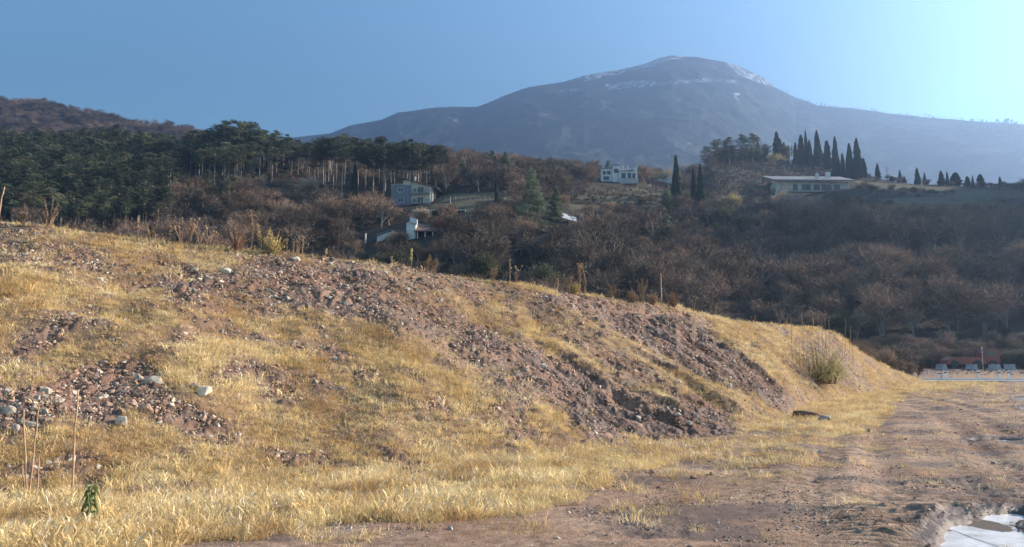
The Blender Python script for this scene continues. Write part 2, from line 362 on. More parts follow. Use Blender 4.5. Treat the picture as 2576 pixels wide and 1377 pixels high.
def build_bank():
    s = np.concatenate([np.linspace(-1.9, -.72, 60, endpoint=False), np.linspace(-.72, S_END + .03, 1050)])
    t = np.concatenate([np.linspace(-.06, 1.0, 560), 1 + (np.linspace(0, 1, 46)[1:]) ** 1.6])
    S, T = np.meshgrid(s, t); D0, D1, z1 = bank_par(S)
    y = np.where(T <= 1, D0 + T * (D1 - D0), D1 + (T - 1) * 27); x = S * y
    z = base_z(x, y) + bank_z(x, y) - .05 - .06 * (T < 0) - .3 * sstep(S_END, S_END + .03, S)
    # clods, stones half sunk in the bare earth
    g = grass_mask(x, y, z)
    z = z + (1 - g) * ((fbm(x / .16, y / .16, 80, 3) - .5) * .20) * (T < 1.02)
    me = mesh_np("embankment", np.stack([x, y, z], -1).reshape(-1, 3), grid_faces(len(t), len(s)), [M['bank']], True)
    fattr(me, 'grass', g * .8); fattr(me, 'wet_shade', .65 * sstep(.42, .62, fbm(x / .5, y / .5, 71, 3)) * (1 - g))  # moist blotches, deepened in colour to stand for shade between stones
    return tag(link("embankment", me), kind='structure')
build_ground(); build_bank()

# puddles: water sheets of their own
def build_water():
    m, t, b, out = nmat('ice skin on the puddle'); n = noise(t, 2.2, 6); v = t.nodes.new("ShaderNodeTexVoronoi"); v.feature = 'DISTANCE_TO_EDGE'; v.inputs["Scale"].default_value = 2.2
    g = t.nodes.new("ShaderNodeNewGeometry"); wv = mixc(t, .25, g.outputs["Position"], n.outputs["Color"], 'ADD'); t.links.new(wv, v.inputs["Vector"])
    c = ramp(t, [(.40, (.22, .165, .12)), (.45, (.60, .57, .54)), (.62, (.82, .80, .78))], n.outputs[0]).outputs[0]; cr = ramp(t, [(.0, (.7, .68, .66)), (.02, (1, 1, 1))], v.outputs[0]).outputs[0]  # pale ice, whitened in colour for the glare on it
    t.links.new(mixc(t, .8, c, cr, 'MULTIPLY'), b.inputs["Base Color"]); b.inputs["Roughness"].default_value = .13; b.inputs["Specular IOR Level"].default_value = .8
    m2, t2, b2, o2 = nmat('brown puddle water'); b2.inputs["Base Color"].default_value = (.20, .15, .11, 1); b2.inputs["Roughness"].default_value = .12
    k = 0
    for cx, cy, rx, ry, a in PUD + [(2480, 1306, 46, 17, 0)]:
        lens = k == len(PUD); q_ = 1.0 if lens else (1.6 if k == 0 else 2.1)
        c = at(cx, cy, 1); D = CAMZ / (CAMZ - c.z); L = at(cx - rx * q_, cy, D); Rr = at(cx + rx * q_, cy, D)
        yn = CAMZ / (CAMZ - at(cx, cy + ry * q_, 1).z); top = at(cx, cy - ry * q_, 1).z; yf = min(CAMZ / max(CAMZ - top, .01), D * 1.6)
        z0 = -.062; V = []
        for i in range(28):
            q = 2 * math.pi * i / 28; V.append(((L.x + Rr.x) / 2 + (Rr.x - L.x) / 2 * math.cos(q) * random.uniform(.9, 1.05), (yn + yf) / 2 + (yf - yn) / 2 * math.sin(q) * random.uniform(.9, 1.05), 0))
        me = bpy.data.meshes.new("water"); me.from_pydata(V, [], [tuple(range(28))]); me.materials.append(m2 if lens else m)
        tag(link("water", me, loc=(0, 0, z0 + (.006 if lens else k * .0005))), kind='structure'); k += 1
build_water()

# ------------------------------------------------------------------ scattering of stuff
def collect(name, meshes):
    c = bpy.data.collections.new(name)
    for k, me in enumerate(meshes): c.objects.link(bpy.data.objects.new("%s_%02d" % (name, k), me))
    return c
def scatter(name, P, rot, scl, idx, coll, label=None, cat=None):
    me = bpy.data.meshes.new(name); P = np.asarray(P, np.float32); me.vertices.add(len(P)); me.vertices.foreach_set("co", P.ravel())
    a = me.attributes.new("rot", 'FLOAT_VECTOR', 'POINT'); a.data.foreach_set("vector", np.asarray(rot, np.float32).ravel())
    a = me.attributes.new("scl", 'FLOAT', 'POINT'); a.data.foreach_set("value", np.asarray(scl, np.float32).ravel())
    a = me.attributes.new("idx", 'INT', 'POINT'); a.data.foreach_set("value", np.asarray(idx, np.int32).ravel())
    o = link(name, me); g = bpy.data.node_groups.new(name, 'GeometryNodeTree')
    g.interface.new_socket("Geometry", in_out='INPUT', socket_type='NodeSocketGeometry'); g.interface.new_socket("Geometry", in_out='OUTPUT', socket_type='NodeSocketGeometry')
    N = g.nodes; gi = N.new("NodeGroupInput"); go = N.new("NodeGroupOutput"); ip = N.new("GeometryNodeInstanceOnPoints"); ci = N.new("GeometryNodeCollectionInfo")
    ci.inputs[0].default_value = coll; ci.inputs["Separate Children"].default_value = True; ci.inputs["Reset Children"].default_value = True
    def na(n, ty):
        x = N.new("GeometryNodeInputNamedAttribute"); x.data_type = ty; x.inputs[0].default_value = n; return x.outputs[0]
    L = g.links.new; L(gi.outputs[0], ip.inputs["Points"]); L(ci.outputs[0], ip.inputs["Instance"]); ip.inputs["Pick Instance"].default_value = True
    L(na("idx", 'INT'), ip.inputs["Instance Index"]); L(na("rot", 'FLOAT_VECTOR'), ip.inputs["Rotation"]); L(na("scl", 'FLOAT'), ip.inputs["Scale"])
    L(ip.outputs[0], go.inputs[0]); md = o.modifiers.new("scatter", 'NODES'); md.node_group = g
    return tag(o, label, cat, kind='stuff')

def tuft_mesh(name, n, h, spread, wd, mat, lean=.5, seed=0, curl=1.0, head=False):
    r = np.random.default_rng(seed); V = []; Fq = []
    for _ in range(n):
        a = r.uniform(0, 6.283); d = spread * math.sqrt(r.random()); x0 = d * math.cos(a); y0 = d * math.sin(a)
        b = a + r.normal(0, .9); H = h * r.uniform(.5, 1.15); ln = lean * r.uniform(.2, 1.3) * H; W = wd * r.uniform(.6, 1.3); q = r.uniform(0, 6.283)
        wx, wy = math.cos(q) * W / 2, math.sin(q) * W / 2; c = len(V); droop = curl * r.uniform(0, .45)
        for t in (0, .4, .75, 1.0):
            zz = H * (t - droop * t ** 4); l = ln * t ** 2 * (1 + droop); ww = (1 - t * .8) if not head else (.45 if t < .7 else 1.3 - (t - .75) * 3.4)
            V.append((x0 + math.cos(b) * l - wx * ww, y0 + math.sin(b) * l - wy * ww, zz)); V.append((x0 + math.cos(b) * l + wx * ww, y0 + math.sin(b) * l + wy * ww, zz))
        for k in range(3): Fq.append((c + 2 * k, c + 2 * k + 1, c + 2 * k + 3, c + 2 * k + 2))
    return mesh_np(name, V, Fq, [mat])
def stone_mesh(name, mat, seed, flat=.6, n=11, detail=0):
    r = np.random.default_rng(seed); bm = bmesh.new()
    for _ in range(n):
        v = r.normal(0, 1, 3); v /= np.linalg.norm(v); v *= r.uniform(.75, 1); bm.verts.new((v[0] * .5, v[1] * .5 * r.uniform(.7, 1), v[2] * .5 * flat))
    bmesh.ops.convex_hull(bm, input=bm.verts)
    for v in [v for v in bm.verts if not v.link_faces]: bm.verts.remove(v)
    if detail:
        bmesh.ops.bevel(bm, geom=bm.edges[:], offset=.035, segments=1, affect='EDGES', profile=.6)
        bmesh.ops.triangulate(bm, faces=bm.faces[:]); bmesh.ops.subdivide_edges(bm, edges=bm.edges[:], cuts=2, use_grid_fill=True)
        for v in bm.verts:
            p = v.co; k = float(fbm(np.array(p.x * 5 + p.z * 3 + seed), np.array(p.y * 5 - p.z * 4), seed, 3)) - .5; v.co = p * (1 + k * .22)
    me = bpy.data.meshes.new(name); bm.to_mesh(me); bm.free(); me.materials.append(mat); return me

def sample_ground(n, smin, smax, dmin, dmax, power=1.0):
    """points spread over the ground and the near side of the heap; density falls with distance"""
    s = RNG.uniform(smin, smax, n); u = RNG.random(n)
    d = (dmin ** (2 - power) + u * (dmax ** (2 - power) - dmin ** (2 - power))) ** (1 / (2 - power)) if power != 2 else dmin * (dmax / dmin) ** u
    x = s * d; D0, D1, z1 = bank_par(s); ok = (d < D1 + 1.5) | (s > S_END + .005); x, d = x[ok], d[ok]
    return x, d, ground_z(x, d)

GR = collect("grass_tuft", [tuft_mesh("grass_tuft", 30, .12, .12, .0055, M['grass'], .8, 1, 1.4), tuft_mesh("grass_tuft", 26, .16, .12, .006, M['grass'], .9, 2, 1.7),
      tuft_mesh("grass_tuft", 28, .08, .14, .006, M['grass'], 1.3, 3, 1.2), tuft_mesh("grass_tuft", 15, .17, .12, .009, M['grass'], .5, 4, 1.6, True), tuft_mesh("grass_tuft", 28, .08, .16, .006, M['straw'], 1.5, 5, 1.2),
      tuft_mesh("grass_tuft", 9, .15, .13, .009, M['straw'], .4, 6, 1.4, True), tuft_mesh("grass_tuft", 40, .05, .17, .006, M['grass'], 2.2, 8, .6)])
def grass():
    x, y, z = sample_ground(380000, -.82, .80, 6.5, 78, 1.3); g = grass_mask(x, y, z)
    ok = RNG.random(len(x)) < g ** 1.3 * (.6 + .4 * sstep(.36, .56, fbm(x / .35, y / .35, 93, 2))); x, y, z = x[ok], y[ok], z[ok]; n = len(x); print("tufts", n)
    dist = np.clip(y / 22, 1, 2.2)
    rot = np.stack([RNG.normal(0, .16, n), RNG.normal(0, .16, n), RNG.uniform(0, 6.28, n)], -1)
    sc = RNG.uniform(.55, 1.2, n) * (.62 + .75 * fbm(x / 1.4, y / 1.4, 90, 2)) * dist ** .45
    idx = RNG.choice(7, n, p=[.21, .15, .20, .11, .07, .05, .21])
    scatter("dry_grass", np.stack([x, y, z - .01], -1), rot, sc, idx, GR, "dry golden grass covering the earth bank", "grass")
grass()
PB = collect("pebble", [stone_mesh("pebble", M[k], 20 + i, f) for i, (k, f) in enumerate([('stone_red', .6), ('stone_red', .75), ('stone_grey', .6), ('stone_grey', .8), ('stone_pale', .6), ('clod', .8), ('clod', .6)])])
def pebbles():
    x, y, z = sample_ground(900000, -.80, .74, 6.5, 60, 1.35); g = grass_mask(x, y, z); b = bank_z(x, y) > .25
    cl = sstep(.50, .66, fbm(x / 1.1, y / .8, 95, 3))
    ok = RNG.random(len(x)) < np.where(b, (1 - g) ** 1.5, .05 + .50 * cl); x, y, z, b = x[ok], y[ok], z[ok], b[ok]; n = len(x); print("pebbles", n)
    sc = np.exp(RNG.normal(-3.62, .62, n)) * np.where(b, 1.15, .55) * (1 + .35 * np.clip((y - 14) / 20, 0, 1)); sc = np.minimum(sc, .22)
    rot = RNG.uniform(0, 6.28, (n, 3)) * np.array([.15, .15, 1]); idx = RNG.choice(7, n, p=[.24, .18, .16, .10, .045, .14, .135])
    scatter("gravel", np.stack([x, y, z - sc * .02], -1), rot, sc, idx, PB, "red and grey gravel lying on the bare earth", "gravel")
pebbles()

# ------------------------------------------------------------------ hillside, ridge, mountain
RT = [(-1400,350,440),(0,388,430),(450,388,430),(560,372,420),(680,392,410),(780,412,398),(900,412,390),(1000,408,385),(1110,406,385),(1240,420,385),(1350,430,390),
      (1480,442,400),(1600,458,400),(1700,470,400),(1760,436,385),(1800,405,382),(1840,392,380),(1900,387,375),(1975,391,370),(2000,406,366),(2050,414,360),(2110,428,355),(2170,447,350),(2300,468,350),(2450,474,350),(2560,474,350),(2640,440,345),(2800,300,340),(3050,30,330),(3300,-120,330),(4200,-200,330)]  # rightmost points lie out of view, raised to shade the lower slope
_rs = []; _rd = []; _rz = []
for xd, yd, D in RT: p = at(xd, yd, D); _rs.append(p.x / D); _rd.append(D); _rz.append(p.z)
HD0 = 128.0
def hill_z(x, y):
    s = x / np.maximum(y, 1); Dr = np.interp(s, _rs, _rd); zr = np.interp(s, _rs, _rz); t = (y - HD0) / (Dr - HD0); tt = np.clip(t, 0, 1)
    g = .25 * tt + .75 * (1 - (1 - tt) ** 1.35)
    kn = np.exp(-((s - .36) / .10) ** 2); g = g * (1 - kn) + kn * (.75 * tt + .25 * tt ** 2.2)
    z = 1.0 + (zr - 1) * g
    z = z + (fbm(x / 55, y / 40, 101, 3) - .5) * 14 * sstep(0, .25, t) * (1 - sstep(.75, 1, t)) + (fbm(x / 9, y / 9, 104, 3) - .5) * 1.6 * sstep(0, .2, t)
    z = z + np.sin(y / 7.5) * .5 * sstep(.3, .5, t)
    z = np.where(t > 1, zr - (y - Dr) * .10 - ((y - Dr) / 60) ** 2, z); return np.where(t < 0, 1.0 + (y - HD0) * .12, z)
def hill_hit(xd, yd, d0=132.0):
    a, b = ray(xd, yd); a = float(a); b = float(b); Y = np.arange(d0, 470, .5)
    f = hill_z(a * Y, Y) - (CAMZ + b * Y); k = np.argmax(f > 0)
    if f[k] <= 0: k = int(np.argmax(f))
    return Vector((a * Y[k], Y[k], float(hill_z(np.array(a * Y[k]), np.array(Y[k])))))
def earth_dark(name, a, b, scale, c=None):
    m = mk(name, a, b, scale, rand=0, bump=.3, bscale=.5, third=c); return m
M['wood_floor'] = earth_dark('leaf litter', (.055, .040, .030), (.12, .085, .055), .05, (.085, .062, .042))
def hillside():
    m, t, b, out = nmat('hillside earth'); n = noise(t, .06, 5); n2 = noise(t, 1.2, 5)
    c = ramp(t, [(.35, (.030, .026, .020)), (.6, (.060, .048, .036))], n.outputs[0]).outputs[0]
    c = mixc(t, attr(t, 'meadow'), c, mixc(t, n2.outputs[0], (.045, .045, .028), (.15, .125, .08)))
    t.links.new(c, b.inputs[0]); b.inputs["Roughness"].default_value = 1; b.inputs["Specular IOR Level"].default_value = .1
    bp = t.nodes.new("ShaderNodeBump"); bp.inputs["Distance"].default_value = .5; t.links.new(n2.outputs[0], bp.inputs["Height"]); t.links.new(bp.outputs[0], b.inputs["Normal"])
    s = np.concatenate([np.linspace(-1.15, 1.15, 520), np.linspace(1.16, 1.7, 40)]); y = np.concatenate([np.linspace(112, 440, 300), np.linspace(445, 620, 24)]); S, Y = np.meshgrid(s, y); x = S * Y; z = hill_z(x, Y)
    z = np.where(Y < HD0, 1.0 + (Y - HD0) * .12, z)
    me = mesh_np("hillside", np.stack([x, Y, z], -1).reshape(-1, 3), grid_faces(len(y), len(s)), [m], True)
    xd, yd = proj(x, Y, z); md = np.zeros_like(x)
    for P in MEADOW: md = np.where(inpoly(P, xd + 14 * (fbm(x / 12, Y / 12, 130, 3) - .5), yd), 1, md)
    fattr(me, 'meadow', md); return tag(link("hillside", me), kind='structure')
CLEAR = [[(1785,438),(1830,412),(1900,403),(1985,405),(2010,414),(2130,446),(2130,455),(1960,458),(1850,490),(1780,500),(1760,440)]]
MEADOW = [[(1420,492),(1560,472),(1700,455),(1720,480),(1700,505),(1560,515),(1440,530)],
          [(2150,455),(2300,466),(2500,478),(2576,482),(2576,500),(2400,492),(2250,482),(2150,470)], [(1080,512),(1190,505),(1200,530),(1090,535)], [(1080,490),(1290,482),(1290,505),(1090,508)], [(2200,500),(2480,490),(2500,520),(2300,530)]]
hillside()

def far_sheet(name, tab, y0, z0, back, rough, mat, smin, smax, ns, ny, seed, ph=None):
    ss = []; dd = []; zz = []
    for xd, yd, D in tab: p = at(xd, yd, D); ss.append(p.x / D); dd.append(D); zz.append(p.z)
    def fz(x, y):
        s = x / y; Dr = np.interp(s, ss, dd); zr = np.interp(s, ss, zz); t = (y - y0) / (Dr - y0); tt = np.clip(t, 0, 1)
        z = z0 + (zr - z0) * (ph(tt, s) if ph else tt)
        a = rough * sstep(0, .2, t) * (1 - sstep(.86, 1.0, t) * .93)
        z = z + a * (np.abs(fbm(x / (rough * 3.2), y / (rough * 5), seed, 5, .55) - .5) * -2 + .35)
        return np.where(t > 1, zr - (y - Dr) * .45, z)
    S, Yn = np.meshgrid(np.linspace(smin, smax, ns), np.concatenate([np.linspace(0, 1, ny), 1 + np.linspace(0, 1, 12)[1:] * back]))
    Dr = np.interp(S, ss, dd); Y = y0 + Yn * (Dr - y0); x = S * Y; z = fz(x, Y)
    me = mesh_np(name, np.stack([x, Y, z], -1).reshape(-1, 3), grid_faces(*S.shape), [mat], True)
    return tag(link(name, me), kind='structure'), fz
M['ridge_floor'] = earth_dark('ridge leaf litter', (.13, .085, .065), (.20, .14, .105), .03)
RID = [(-1400,190,800),(-400,235,800),(0,262,800),(100,266,800),(230,292,790),(330,316,780),(430,322,770),(490,338,760),(600,370,750),(760,420,740),(1000,520,730)]
_, ridge_z = far_sheet("hills", RID, 470, 60, .25, 14, M['ridge_floor'], -1.15, -.08, 300, 160, 201)
MT = [(500,420,2700),(700,352,2700),(745,346,2700),(830,336,2700),(880,316,2700),(960,302,2700),(1000,284,2700),(1100,271,2700),(1200,268,2700),(1230,258,2700),(1260,245,2700),(1330,219,2700),(1420,206,2700),(1470,189,2700),
      (1560,176,2700),(1620,161,2700),(1660,146,2700),(1690,140,2700),(1750,144,2700),(1820,155,2700),(1860,168,2700),(1920,196,2700),(1960,226,2700),(2000,246,2700),(2060,266,2560),(2150,274,2420),
      (2250,288,2250),(2350,298,2080),(2450,305,1930),(2576,314,1800),(3000,340,1680),(3600,380,1600)]
def mountain_mat():
    m, t, b, out = nmat('mountain forest'); g = t.nodes.new("ShaderNodeNewGeometry")
    n = noise(t, .012, 6, rough=.7); n2 = noise(t, .05, 5, rough=.75); n3 = noise(t, .0035, 5, rough=.6)
    c = ramp(t, [(.38, (.012, .018, .018)), (.5, (.034, .038, .036)), (.64, (.085, .085, .075))], n.outputs[0]).outputs[0]
    rock = ramp(t, [(.66, (0, 0, 0)), (.72, (1, 1, 1))], n2.outputs[0]).outputs[0]; rk2 = ramp(t, [(.50, (0, 0, 0)), (.60, (1, 1, 1))], n3.outputs[0]).outputs[0]
    c = mixc(t, mixc(t, 1.0, rock, rk2, 'MULTIPLY'), c, (.42, .40, .38))
    snow = attr(t, 'snow'); ns = ramp(t, [(.45, (0, 0, 0)), (.60, (1, 1, 1))], n2.outputs[0]).outputs[0]
    sm = t.nodes.new("ShaderNodeMath"); sm.operation = 'MULTIPLY'; t.links.new(snow, sm.inputs[0]); t.links.new(ns, sm.inputs[1])
    c = mixc(t, sm.outputs[0], c, (.62, .66, .72)); t.links.new(c, b.inputs[0]); b.inputs["Roughness"].default_value = 1; b.inputs["Specular IOR Level"].default_value = .05
    bp = t.nodes.new("ShaderNodeBump"); bp.inputs["Distance"].default_value = 9; bp.inputs["Strength"].default_value = 1; t.links.new(n2.outputs[0], bp.inputs["Height"]); t.links.new(bp.outputs[0], b.inputs["Normal"])
    return m
mo, mount_z = far_sheet("mountain", MT, 800, 0, .22, 60, mountain_mat(), -.42, .82, 700, 420, 301, lambda t, s: .12 * t + .88 * (np.where(t < .72, t * .99, .713 + (t - .72) * 1.025)) ** 1.25)
def paint_snow():
    me = mo.data; n = len(me.vertices); co = np.empty(n * 3, np.float32); me.vertices.foreach_get("co", co); co = co.reshape(-1, 3); x, y, z = co.T.astype(float)
    xd, yd = proj(x, y, z); w1 = 30 * (fbm(x / 90, y / 90, 140, 4) - .5); v = np.zeros(n)
    for P, a in SNOW: v = np.where(inpoly(P, xd + w1, yd + w1 * .4), np.maximum(v, a), v)
    fattr(me, 'snow', v)
SNOW = [([(1440,206),(1475,180),(1560,170),(1620,155),(1690,132),(1720,140),(1640,168),(1560,184),(1480,200)], 1), ([(1530,215),(1590,206),(1620,203),(1680,210),(1600,224),(1530,226)], 1),
        ([(1405,225),(1470,220),(1475,230),(1410,232)], .8), ([(1825,155),(1870,168),(1925,193),(1955,222),(1900,205),(1850,185)], 1), ([(1600,206),(1780,200),(1850,198),(1850,206),(1700,212)], .6),
        ([(1140,300),(1160,300),(1150,308),(1130,308)], .4), ([(1355,285),(1385,275),(1370,292)], .5), ([(1715,372),(1740,352),(1735,368),(1718,378)], .5), ([(1850,240),(1870,235),(1862,260)], .9), ([(1440,262),(1480,250),(1460,270)], .7)]
paint_snow()

# ------------------------------------------------------------------ trees
def bare_mesh(seed, h, wdt, mb, mt, tw=.035, leaf=0):
    r = random.Random(seed); T = MB(); V = []; Fq = []
    def twig(p, d, L, w):
        c = len(V); a = Vector((r.gauss(0, 1), r.gauss(0, 1), r.gauss(0, 1))).cross(d).normalized() * w * .5; q = p + d * L
        V.extend([tuple(p - a), tuple(p + a), tuple(q + a * .5), tuple(q - a * .5)]); Fq.append((c, c + 1, c + 2, c + 3))
    def leafq(p, w):
        c = len(V); a = Vector((r.gauss(0, 1), r.gauss(0, 1), r.gauss(0, 1))).normalized() * w; b = Vector((r.gauss(0, 1), r.gauss(0, 1), r.gauss(0, 1))).normalized() * w
        V.extend([tuple(p), tuple(p + a), tuple(p + a + b), tuple(p + b)]); Fq.append((c, c + 1, c + 2, c + 3))
    def grow(p, d, L, rad, lv):
        d = (d + Vector((r.gauss(0, .12), r.gauss(0, .12), .10))).normalized(); q = p + d * L
        if lv <= 2: T.tube([p, q], [rad, rad * .65], 4 if lv < 2 else 3)
        else: twig(p, d, L, max(rad * 2, tw))
        if lv == 4:
            for _ in range(leaf): leafq(q + Vector((r.gauss(0, .3), r.gauss(0, .3), r.gauss(0, .3))), .16)
            return
        nb = (0, 6, 5, 5, 5)[lv + 1] if lv < 4 else 0
        for k in range(nb):
            f = r.uniform(.35, 1.0); s = p.lerp(q, f); az = r.uniform(0, 6.283); sp = r.uniform(.45, 1.0)
            side = Vector((math.cos(az), math.sin(az), 0)); side = (side - d * side.dot(d)).normalized(); nd = (d * math.cos(sp) + side * math.sin(sp) * (wdt)).normalized()
            grow(s, nd, L * r.uniform(.50, .78), rad * .5, lv + 1)
    for _ in range(r.choice([1, 1, 2, 3])):
        a = r.uniform(0, 6.283); grow(Vector((0, 0, -.3)), Vector((math.cos(a) * .18, math.sin(a) * .18, 1)), h * .40, .02 * h, 0)
    zmax = max(v[2] for v in V); k = h / zmax
    T.v = [(x * k, y * k, z * k) for x, y, z in T.v]; V = [(x * k, y * k, z * k) for x, y, z in V]
    return T.mesh("trunk", mb), mesh_np("crown", V, Fq, [mt])
def needles(V, Ft, r, c, rx, ry, rz, n, sz):
    for _ in range(n):
        v = r.normal(0, 1, 3); v /= np.linalg.norm(v) + 1e-6; v *= r.random() ** .33; p = c + v * np.array([rx, ry, rz])
        a = r.normal(0, 1, 3) * np.array([1, 1, .55]); a *= sz * r.uniform(.5, 1.2) / (np.linalg.norm(a) + 1e-6); b = r.normal(0, 1, 3) * np.array([1, 1, .5]); b *= sz * r.uniform(.3, .7) / (np.linalg.norm(b) + 1e-6)
        k = len(V); V.extend([tuple(p), tuple(p + a), tuple(p + b)]); Ft.append((k, k + 1, k + 2))
def pine_mesh(seed, h, base, spread, mb, mt, cone=False, layers=9):
    r = np.random.default_rng(seed); T = MB(); V = []; Ft = []; lean = r.normal(0, .012, 2)
    def ax(z): return np.array([lean[0] * z + .12 * math.sin(z * .3 + seed), lean[1] * z, z])
    T.tube([tuple(ax(z)) for z in np.linspace(-.4, h * .97, 8)], list(np.linspace(.010 * h + .04, .04, 8)), 6)
    z = h * base
    while z < h:
        t = (z - h * base) / (h * (1 - base)); prof = (1 - t) ** .85 * 1.0 + .05 if cone else (math.sin(math.pi * (.22 + .72 * t)) ** .7)
        nb = 4 + int(r.integers(0, 3))
        for _ in range(nb):
            a = r.uniform(0, 6.283); L = spread * prof * r.uniform(.55, 1.15); p0 = ax(z); rise = (.30 if not cone else -.05) * L + r.normal(0, .15)
            p1 = p0 + np.array([math.cos(a) * L, math.sin(a) * L, rise]); T.tube([tuple(p0), tuple((p0 + p1) / 2 + np.array([0, 0, .1])), tuple(p1)], [.07, .05, .02], 3)
            for f in ((.55, .95) if L > 1.2 else (.9,)):
                c = p0 + (p1 - p0) * f + np.array([0, 0, .15]); q = (.28 if not cone else .34) * L + .42; needles(V, Ft, r, c, q * r.uniform(.8, 1.25), q * r.uniform(.8, 1.25), .20 + .10 * q, int(50 + 30 * q * q), .40)
        z += h * (1 - base) / layers * r.uniform(.8, 1.2)
    needles(V, Ft, r, ax(h), .5, .5, .6, 60, .35)
    for _ in range(4):                     # dead stubs under the crown
        zz = h * base * r.uniform(.6, 1); a = r.uniform(0, 6.28); p = ax(zz); T.tube([tuple(p), tuple(p + np.array([math.cos(a), math.sin(a), .15]) * r.uniform(.4, 1.3))], [.04, .015], 3)
    return T.mesh("trunk", mb), mesh_np("crown", V, Ft, [mt])
def cypress_mesh(seed, h, wd, mb, mt, broken=False, rnd=False):
    r = np.random.default_rng(seed); T = MB(); T.tube([(0, 0, -.4), (0, 0, h * .5), (0, 0, h * .92)], [.22, .13, .03], 6); V = []; Ft = []
    ph = r.uniform(0, 6.28, 6); n = int(h * wd * 230)
    def prof(t): return (min(1, (t / .09)) ** .5) * (1 - t) ** (.62 if not rnd else .45) * 1.12
    for k in range(n):
        t = r.random() ** 1.25; a = r.uniform(0, 6.283); q = wd / 2 * prof(t) * (1 + .18 * math.sin(3 * a + ph[0] + t * 9) + .15 * math.sin(5 * a + ph[1] - t * 17) + .10 * math.sin(2 * a + ph[2] + t * 31)) * (r.uniform(.72, 1.0) ** .5)
        p = np.array([math.cos(a) * q, math.sin(a) * q, t * h]); u = np.array([math.cos(a) * .25, math.sin(a) * .25, 1.0]) * r.uniform(.3, .7); s = np.array([-math.sin(a), math.cos(a), 0]) * r.uniform(.10, .22) + r.normal(0, .05, 3)
        c = len(V); V.extend([tuple(p - s), tuple(p + s), tuple(p + u)]); Ft.append((c, c + 1, c + 2))
    nz, na = 18, 10; c0 = len(V)               # dense inner foliage
    for i in range(nz + 1):
        t = .02 + .94 * i / nz
        for j in range(na):
            a = 6.283 * j / na; q = wd / 2 * prof(t) * .80 * (1 + .12 * math.sin(3 * a + ph[0] + t * 9)) * r.uniform(.85, 1.1); V.append((math.cos(a) * q, math.sin(a) * q, t * h))
    for i in range(nz):
        for j in range(na):
            a_, b_ = c0 + i * na + j, c0 + i * na + (j + 1) % na; Ft += [(a_, b_, b_ + na), (a_, b_ + na, a_ + na)]
    if broken:
        for k in range(9):
            a = r.uniform(0, 6.28); z0 = h * r.uniform(.88, .99); L = h * r.uniform(.05, .12); d = np.array([math.cos(a) * .8, math.sin(a) * .8, r.uniform(.2, 1.2)]); p = np.array([math.cos(a) * wd * .15, 0, z0])
            for q in range(14):
                pp = p + d * L * q / 14; c = len(V); w_ = .28 * (1 - q / 16); V.extend([tuple(pp - np.array([w_, 0, 0])), tuple(pp + np.array([w_, .1, 0])), tuple(pp + d * .6)]); Ft.append((c, c + 1, c + 2))
    return T.mesh("trunk", mb), mesh_np("crown", V, Ft, [mt])

def place_tree(name, pair, loc, sc, label, cat, group=None, rz=None, sz=None):
    e = thing(name, label, cat, loc, random.uniform(0, 6.28) if rz is None else rz, group)
    e.scale = (sc, sc, sz or sc); link("trunk", pair[0], e); link("crown", pair[1], e); return e

PINES = [pine_mesh(400 + k, 16, (.62, .55, .66, .58, .50, .68)[k], (3.6, 3.9, 3.3, 4.1, 3.2, 3.5)[k], M['bark'], M['pine'], layers=(6, 7, 6, 6, 8, 5)[k]) for k in range(6)]
BARES = [bare_mesh(500 + k, 8.5, (1.0, 1.15, .9, 1.1, .8)[k], M['barkd'], M['twig'], .045) for k in range(5)]
BAREO = [bare_mesh(520 + k, 7.5, 1.05, M['barkd'], M['twig_o'], .05, 1) for k in range(3)]
CYPS = [cypress_mesh(540 + k, 15, 2.6, M['barkd'], M['cypress'], rnd=(k == 3)) for k in range(7)]

# --- pines: rows read off the picture (x of trunk, y of foot, y of crown top)
n_p = 0; taken = []
def far_enough(p, d):
    for q in taken:
        if abs(q[0] - p.x) < d and abs(q[1] - p.y) < d and (q[0] - p.x) ** 2 + (q[1] - p.y) ** 2 < d * d: return False
    taken.append((p.x, p.y)); return True
TOPLINE = [(-120,330),(0,318),(80,318),(200,322),(290,312),(380,330),(450,342),(490,328),(560,298),(640,300),(700,332),(760,352),(830,340),(900,345),(1000,352),(1060,360),(1112,372),(1130,400)]
def pine_at(xd, yd, top=None, label='', group='', mesh=None, hk=1.0):
    global n_p
    p = hill_hit(xd, yd); h = (yd - top) / UF * p.y if top is not None else random.uniform(12, 17) * hk
    h = max(7, min(h, 26)); m = PINES[random.randrange(6)] if mesh is None else mesh; n_p += 1
    return place_tree("pine_tree", m, p - Vector((0, 0, .3)), h / 16 * random.uniform(.92, 1.05), label, "tree", group, sz=h / 16)
# thin-stemmed row above the balcony house
for k in range(60):
    x = 780 + k * 5.7 + random.uniform(-3, 3); f = random.uniform(455, 500) if x > 850 else random.uniform(440, 480)
    tl = np.interp(x, *zip(*TOPLINE)); p = hill_hit(x, f)
    if not far_enough(p, 2.6): continue
    pine_at(x, f, tl + random.uniform(-6, 16), "tall bare-stemmed pine in the row above the balcony house", "thin pines in the row above the balcony house")
